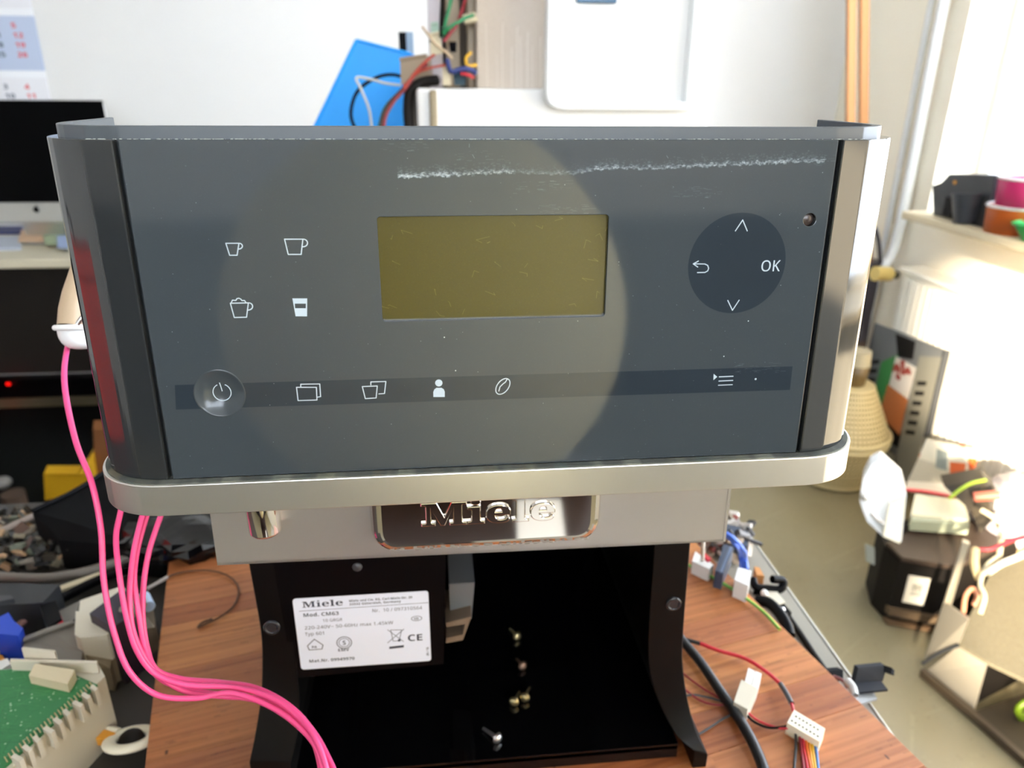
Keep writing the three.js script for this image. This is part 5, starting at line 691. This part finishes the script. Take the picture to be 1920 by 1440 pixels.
{ // metal panel leaning against the radiator, with leaflets
  const t = thing('metal_cover', 'grey metal back panel with leaflets on it leaning against the radiator', 'panel');
  const A = V([1.6,0.492,-2.2475]), B = V([1.595,0.5266,-1.8435]), C = V([1.56,0.1259,-1.7921]), D = V([1.57,0.078,-2.2264]);
  const n = B.clone().sub(A).cross(D.clone().sub(A)).normalize(); if (n.dot(camera.position.clone().sub(A)) < 0) n.negate();
  const at = (s, u, k = 0) => A.clone().multiplyScalar((1 - s) * (1 - u)).addScaledVector(B, s * (1 - u)).addScaledVector(C, s * u).addScaledVector(D, (1 - s) * u).addScaledVector(n, k).toArray();
  const patch = (l, k, d) => prism(l.map(([s, u]) => at(s, u, k)), n.clone().multiplyScalar(-d).toArray());
  part(t, 'plate', patch([[0, 0], [0.98, 0], [0.98, 1], [0, 1]], 0, 0.012), mat(rgb('#7b7c7b'), 0.5, 0.2));
  part(t, 'flange', patch([[0.72, 0.12], [0.98, 0.06], [0.98, 1.22], [0.72, 1.12]], 0.004, 0.02), mat(rgb('#938f80'), 0.5, 0.1));
  part(t, 'edge_seal', patch([[0.98, 0], [1.0, 0], [1.0, 0.72], [0.98, 0.72]], 0.003, 0.02), M.darkGrey);
  part(t, 'opening', patch([[0.34, 0.02], [0.62, 0.02], [0.64, 0.17], [0.44, 0.2]], 0.001, 0.004), M.blackBrown);
  part(t, 'opening', patch([[0.06, 0.76], [0.72, 0.78], [0.72, 0.93], [0.06, 0.9]], 0.001, 0.004), M.blackBrown);
  part(t, 'green_leaflet', patch([[0.24, 0.3], [0.44, 0.18], [0.44, 0.7], [0.24, 0.72]], 0.002, 0.001), mat(rgb('#3f8a48'), 0.5));
  const food = canvasTex(128, 128, (c) => { c.fillStyle = '#e6dccf'; c.fillRect(0, 0, 128, 128); c.fillStyle = '#a8402e'; for (let i = 0; i < 14; i++) { c.beginPath(); c.ellipse(rr(10, 110), rr(60, 120), rr(6, 20), rr(4, 12), rr(0, 3), 0, 7); c.fill(); } });
  food.repeat.set(8, 8);
  part(t, 'white_leaflet', patch([[0.42, 0.2], [0.72, 0.22], [0.7, 0.5], [0.42, 0.46]], 0.003, 0.001), mat('#ffffff', 0.5, 0, { map: food })); part(t, 'orange_leaflet', patch([[0.4, 0.46], [0.7, 0.5], [0.7, 0.82], [0.38, 0.74]], 0.003, 0.001), mat(rgb('#c5743e'), 0.5));
  for (let k = 0; k < 6; k++) { const u = 0.3 + k * 0.085; part(t, 'vent', patch([[0.77, u + 0.02], [0.88, u - 0.01], [0.88, u + 0.025], [0.77, u + 0.055]], 0.0045, 0.002), M.blackBrown); part(t, 'vent', patch([[0.1, u + 0.02], [0.2, u - 0.01], [0.2, u + 0.025], [0.1, u + 0.055]], 0.0015, 0.002), M.blackBrown); }
  settle(t);
  const c = thing('cardboard', 'grey cardboard sheet with orange print leaning below the radiator', 'cardboard');
  const ct = canvasTex(256, 128, (k, w, h) => { k.fillStyle = '#b8b09c'; k.fillRect(0, 0, w, h); k.fillStyle = '#d3ccb8'; k.fillRect(0, 0, w, 60); k.fillStyle = '#7c8480'; k.fillRect(120, 20, 50, 50); k.fillStyle = '#c4571e'; blob(k, [[0, 20], [40, 16], [50, 50], [30, 64], [10, 70]]); blob(k, [[180, 44], [250, 36], [240, 128], [190, 120]]); });
  const q = [[1.4888,0.2906,-1.6965], [1.5742,0.306,-1.5852], [1.5218,0.2183,-1.5335], [1.4124,0.1766,-1.6367]], g = prism(q, [0.012, -0.004, -0.004]), u = g.attributes.uv; { const p = g.attributes.position, a0 = V(q[3]), ex = V(q[2]).sub(a0), ey = V(q[0]).sub(a0); for (let i = 0; i < u.count; i++) { const d = new THREE.Vector3().fromBufferAttribute(p, i).sub(a0); u.setXY(i, d.dot(ex) / ex.lengthSq(), d.dot(ey) / ey.lengthSq()); } }
  part(c, 'sheet', g, mat('#ffffff', 0.6, 0, { map: ct })); part(c, 'fold', prism([[1.4061,0.1815,-1.6285], [1.5147,0.2232,-1.5254], [1.4517,0.2114,-1.484], [1.3705,0.1772,-1.5872]], [0.01, -0.006, 0]), mat(rgb('#d8cfc0'), 0.6)); settle(c);
}
{ // black appliance with a white front, on the floor
  const t = thing('floor_appliance', 'opened black appliance with a white front cap lying on the floor, right', 'appliance');
  const fp = [[1.1622,0,-1.3835], [1.1261,0,-1.294], [1.1284,0,-1.2268], [1.2426,0,-1.1789], [1.5106,0,-1.2914], [1.5171,0,-1.4782]].map(([x, y, z]) => [x, 0.004, z]);
  part(t, 'body', prism(fp, [0, 0.185, 0]), M.blackBrown);
  const ledge = fp.map(([x, y, z]) => [x + 0.004, 0.19, z]); part(t, 'ledge', prism([ledge[1], ledge[2], ledge[3], ledge[4], ledge[5]], [0, 0.012, 0]), mat(rgb('#3b2e24'), 0.5));
  const up = (p, h) => [p[0], h, p[2]];
  part(t, 'foot_rail', prism([up(fp[2], 0.03), up(fp[3], 0.03), up(fp[3], 0.05), up(fp[2], 0.05)].map(([x, y, z]) => [x - 0.004, y, z + 0.012]), [0, 0, -0.02]), mat(rgb('#5e4c38'), 0.5)); part(t, 'foot_rail', prism([up(fp[2], 0.004), up(fp[3], 0.004), up(fp[3], 0.014), up(fp[2], 0.014)].map(([x, y, z]) => [x - 0.006, y, z + 0.014]), [0, 0, -0.02]), mat(rgb('#6a523a'), 0.5));
  // white cap on the left end
  const cap = [[1.1458,0.3817,-1.4122], [1.1761,0.3542,-1.3544], [1.1684,0.3282,-1.3121], [1.1338,0.2356,-1.2457], [1.0918,0.2447,-1.2647], [1.0722,0.2609,-1.3059], [1.0715,0.2938,-1.3519], [1.093,0.3361,-1.3885], [1.1227,0.366,-1.4137]];
  part(t, 'white_cap', prism(cap, [0.03, 0.0, -0.05]), M.whiteGloss, 'glossy white front cap'); part(t, 'cap_side', prism([[1.1084,0.3221,-1.2857], [1.143,0.3401,-1.2785], [1.1186,0.2421,-1.2304], [1.0837,0.2523,-1.2491]], [0.01, 0, -0.02]), M.cream); part(t, 'cap_lamp', new THREE.SphereGeometry(0.011, 16, 12).translate(...[1.0801,0.3095,-1.3465]), M.chrome); part(t, 'cap_lip', tube([[1.0781,0.2868,-1.3049], [1.0904,0.2747,-1.2824], [1.105,0.2711,-1.2718]], 0.006), M.chrome);
  const p1 = up(fp[2], 0.06), p2 = up(fp[3], 0.06); const lerp = (k, h) => [p1[0] + (p2[0] - p1[0]) * k - 0.001, h, p1[2] + (p2[2] - p1[2]) * k + 0.0015];
  const bar = canvasTex(128, 256, (c) => { c.fillStyle = '#e2dccb'; c.fillRect(0, 0, 128, 256); c.fillStyle = '#5a564c'; for (let y = 70; y < 170; y += 9) c.fillRect(34, y, 62, rr(2, 6)); });
  const lg = prism([lerp(0.22, 0.072), lerp(0.62, 0.072), lerp(0.62, 0.155), lerp(0.22, 0.155)], [0, 0, -0.001]); { const p = lg.attributes.position, u = lg.attributes.uv, a = lerp(0.22, 0), b = lerp(0.62, 0); for (let i = 0; i < u.count; i++) u.setXY(i, (p.getX(i) - a[0]) / (b[0] - a[0]), (p.getY(i) - 0.072) / 0.083); }
  part(t, 'barcode_label', lg, mat('#ffffff', 0.5, 0, { map: bar })); part(t, 'small_label', prism([[1.1074,0.1641,-1.3442], [1.1182,0.168,-1.3175], [1.1225,0.12,-1.3084], [1.1144,0.1155,-1.3345]], [0.002, 0, -0.003]), mat(rgb('#b3b8b0'), 0.5));
  part(t, 'inner_unit', prism([[1.2963,0.25,-1.4445], [1.4081,0.25,-1.3997], [1.3579,0.25,-1.3041], [1.2188,0.25,-1.3432]], [0, -0.035, 0]), mat(rgb('#d8d6bd'), 0.45)); part(t, 'inner_plate', prism([[1.2276,0.246,-1.3461], [1.3585,0.246,-1.3078], [1.3552,0.24,-1.297], [1.2131,0.24,-1.3308]], [0, -0.03, 0]), mat(rgb('#a4ab94'), 0.45));
  part(t, 'inner_block', prism([[1.2218,0.2,-1.369], [1.4391,0.2,-1.3099], [1.3649,0.2,-1.2312], [1.1693,0.2,-1.2854]], [0, -0.03, 0]), M.blackBrown); part(t, 'dark_back', prism([[1.3204,0.3118,-1.3761], [1.4074,0.3459,-1.3481], [1.4299,0.3249,-1.3263], [1.4115,0.2561,-1.2895], [1.3698,0.2291,-1.2721], [1.3566,0.2752,-1.3031]], [0.03, 0, -0.06]), mat(rgb('#2a2214'), 0.5));
  part(t, 'red_tube', rod([1.3419,0.3268,-1.2931], [1.3927,0.3426,-1.2724], 0.012), mat(rgb('#c4604c'), 0.4)); part(t, 'wire', tube([[1.2789,0.3226,-1.2981], [1.307,0.3444,-1.3039], [1.3376,0.3599,-1.307], [1.3734,0.3678,-1.3064]], 0.004), M.lime, 'yellow green wire'); part(t, 'wire', tube([[1.1828,0.3334,-1.3344], [1.2379,0.3286,-1.3266], [1.2996,0.3214,-1.3062]], 0.004), M.red, 'red wire');
  part(t, 'wire', tube([[1.331,0.3175,-1.2471], [1.345,0.311,-1.2212], [1.3322,0.2964,-1.1733], [1.2905,0.2773,-1.1158]], 0.006), M.beige, 'thick beige wire');
  settle(t);
  const g = new THREE.IcosahedronGeometry(1, 4), p = g.attributes.position, cc = [1.519,0.2455,-1.3496]; for (let i = 0; i < p.count; i++) { const x = p.getX(i), y = p.getY(i), z = p.getZ(i), k = 1 + 0.1 * Math.sin(6 * x + 4 * z) * Math.sin(5 * y) + 0.05 * Math.sin(13 * y + 7 * x); p.setXYZ(i, x * 0.1 * k, y * 0.1 * k, z * 0.09 * k); } g.computeVertexNormals(); g.translate(...cc);
  const bagT = single('white_bag', 'crumpled greyish white plastic bag behind the black appliance', 'bag', g, mat(rgb('#a9a3a6'), 0.5));
  single('carton', 'plain brown carton under the white plastic bag', 'carton', box(0.1, cc[1] - 0.1, 0.1, [cc[0] + 0.02, (cc[1] - 0.1) / 2, cc[2]], 0.004), mat(rgb('#8a7350'), 0.7));
}
{ // sheet metal housing at the right edge, dusty lid
  const t = thing('metal_housing', 'dusty open sheet metal housing on the floor at the right picture edge', 'housing');
  const y = 0.125, A = [1.1428,0.125,-1.0006], B = [1.1686,0.125,-0.9422], C = [1.2146,0.125,-0.8805], E = [1.249,0.125,-0.8264], G = [1.6734,0.14,-1.3267], H = [1.461,0.14,-1.2771], I = [1.3747,0.135,-1.2133], J = [1.2146,0.128,-1.0704];
  const dustTex = canvasTex(512, 512, (c, w, h) => { c.fillStyle = '#665f4c'; c.fillRect(0, 0, w, h); grain(c, w, h, 16000, ['#8a836e', '#5c543f', '#474132'], 1, 5, 0.35); }); dustTex.repeat.set(3, 3);
  part(t, 'lid', prism([A, B, C, E, G, H, I, J], [0, -0.008, 0]), mat('#ffffff', 0.7, 0, { map: dustTex }), 'dusty beige lid');
  const a = [1.1114,0,-1.0415], b = [1.1433,0,-0.9119], c = [1.1864,0,-0.7082], m = mat(rgb('#a39b8c'), 0.35, 0.35);
  part(t, 'front_flap', prism([a, b, [B[0], 0.118, B[2]], [A[0], 0.118, A[2]]], [0.006, 0, -0.002]), m);
  part(t, 'end_sheet', prism([[1.1048,0.0413,-1.0397], [1.1235,0.2019,-1.0487], [1.121,0.2214,-0.9701], [1.1246,0.1422,-0.9809]], [0.006, 0, -0.004]), m);
  part(t, 'corner_post', prism([[1.1048,0.0413,-1.0397], [1.1235,0.2019,-1.0487], [1.1428,0.3561,-1.0659], [1.1535,0.3546,-1.0587], [1.1311,0.2005,-1.0365], [1.1168,0.0497,-1.0364]], [0.006, 0, -0.01]), mat(rgb('#c3b9a4'), 0.35, 0.3));
  part(t, 'seam', tube([[1.0976,0.0402,-1.0346], [1.1125,0.0981,-1.0077], [1.1211,0.1435,-0.9764]], 0.004), M.darkGrey);
  part(t, 'base_rail', prism([a, b, c, [c[0], 0.02, c[2]], [b[0], 0.02, b[2]], [a[0], 0.02, a[2]]].map(([x, q, z]) => [x - 0.002, q + 0.001, z]), [-0.012, 0, 0.006]), mat(rgb('#4d4030'), 0.5));
  part(t, 'floor_pan', prism([[b[0], 0.012, b[2]], [c[0], 0.012, c[2]], [c[0] + 0.4, 0.012, c[2] - 0.1], [b[0] + 0.4, 0.012, b[2] - 0.1]], [0, -0.008, 0]), mat(rgb('#3c3222'), 0.7)); part(t, 'rear_wall', prism([[b[0] + 0.02, 0.012, b[2] - 0.02], [B[0] + 0.03, 0.117, B[2] - 0.03], [B[0] + 0.5, 0.117, B[2] - 0.2], [b[0] + 0.5, 0.012, b[2] - 0.2]], [0.0, 0, -0.01]), M.blackBrown);
  settle(t);
  const W2 = (l, p, r, m) => single('loose_lead', l, 'wire', tube(p, r), m);
  W2('orange pink lead curled inside the metal housing corner', [[1.1376,0.2069,-1.0058], [1.1427,0.2491,-1.017], [1.1539,0.2656,-1.0171], [1.1556,0.2555,-1.002], [1.1479,0.2367,-0.9952]], 0.005, mat(rgb('#c98a6a'), 0.5));
  W2('pale lead hanging over the dusty lid edge', [[1.2255,0.33,-1.0464], [1.1717,0.3232,-1.0169], [1.1419,0.2995,-0.9887], [1.1285,0.2917,-0.9545], [1.1111,0.2664,-0.9352]], 0.005, M.beige);
  W2('cream lead standing beside the corner post', [[1.1901,0.3233,-1.0801], [1.1674,0.3073,-1.0434], [1.1616,0.2918,-1.0161]], 0.009, mat(rgb('#c9b68a'), 0.5));
  W2('grey white cable lying on the lid toward the wall', [[1.1493,0.3273,-0.9884], [1.1996,0.336,-1.0083], [1.2291,0.3471,-1.0096], [1.2705,0.3647,-1.0124]], 0.007, M.offwhite);
  W2('red lead at the far edge of the lid', [[1.207,0.3176,-1.0868], [1.2241,0.3236,-1.0766], [1.2706,0.35,-1.0715], [1.3133,0.3593,-1.0707]], 0.005, M.darkRed);
  const gp = thing('green_ring', 'yellow green plastic ring inside the metal housing opening', 'ring'), gc = [1.2414,0.04,-0.8816]; part(gp, 'ring', new THREE.TorusGeometry(0.022, 0.007, 12, 32).translate(gc[0], 0.042, gc[2]), mat(rgb('#66801a'), 0.4)); part(gp, 'foot', box(0.03, 0.02, 0.014, [gc[0], 0.022, gc[2]], 0.003), mat(rgb('#66801a'), 0.4)); settle(gp);
}
{ // behind the viewer: what the panel and the chrome badge mirror
  const t = thing('paper_lantern', 'large round pale paper lantern hanging behind the viewer', 'lantern'); const c = [-0.03, 1.1, 0.70];
  part(t, 'shade', new THREE.SphereGeometry(0.25, 48, 32).translate(...c), mat(rgb('#f3e6b4'), 0.8)); part(t, 'cord', rod([c[0], c[1] + 0.25, c[2]], [c[0], 2.7, c[2]], 0.004), M.black); settle(t);
  const ch = thing('leather_chair', 'dark brown leather chair standing behind the viewer', 'chair'), lm = mat(rgb('#2a1a12'), 0.45);
  part(ch, 'seat', box(0.62, 0.11, 0.56, [0.05, 0.5, 0.78], 0.045), lm); part(ch, 'backrest', box(0.62, 0.3, 0.1, [0.0, 0.6, 1.06], 0.04), lm); for (const x of [-0.2, 0.3]) for (const z of [0.56, 1.06]) part(ch, 'leg', rod([x, 0, z], [x, 0.46, z], 0.018), M.black); settle(ch);
  single('white_paper', 'white paper lying on the brown leather chair seat', 'paper', box(0.085, 0.004, 0.2, [0.155, 0.558, 0.83], 0, 0.1), M.white);
  const sb = thing('sideboard', 'long dark sideboard against the wall behind the viewer', 'sideboard'), dm = mat(rgb('#1c2024'), 0.6); part(sb, 'body', box(4.9, 1.06, 0.42, [-0.83, 0.57, 2.83], 0.006), dm); for (let k = 0; k < 6; k++) part(sb, 'door', box(0.78, 0.96, 0.018, [-2.83 + k * 0.8, 0.57, 2.61], 0.004), dm); part(sb, 'plinth', box(4.8, 0.04, 0.36, [-0.83, 0.02, 2.83]), M.black); settle(sb);
}
renderer.render(scene, camera);
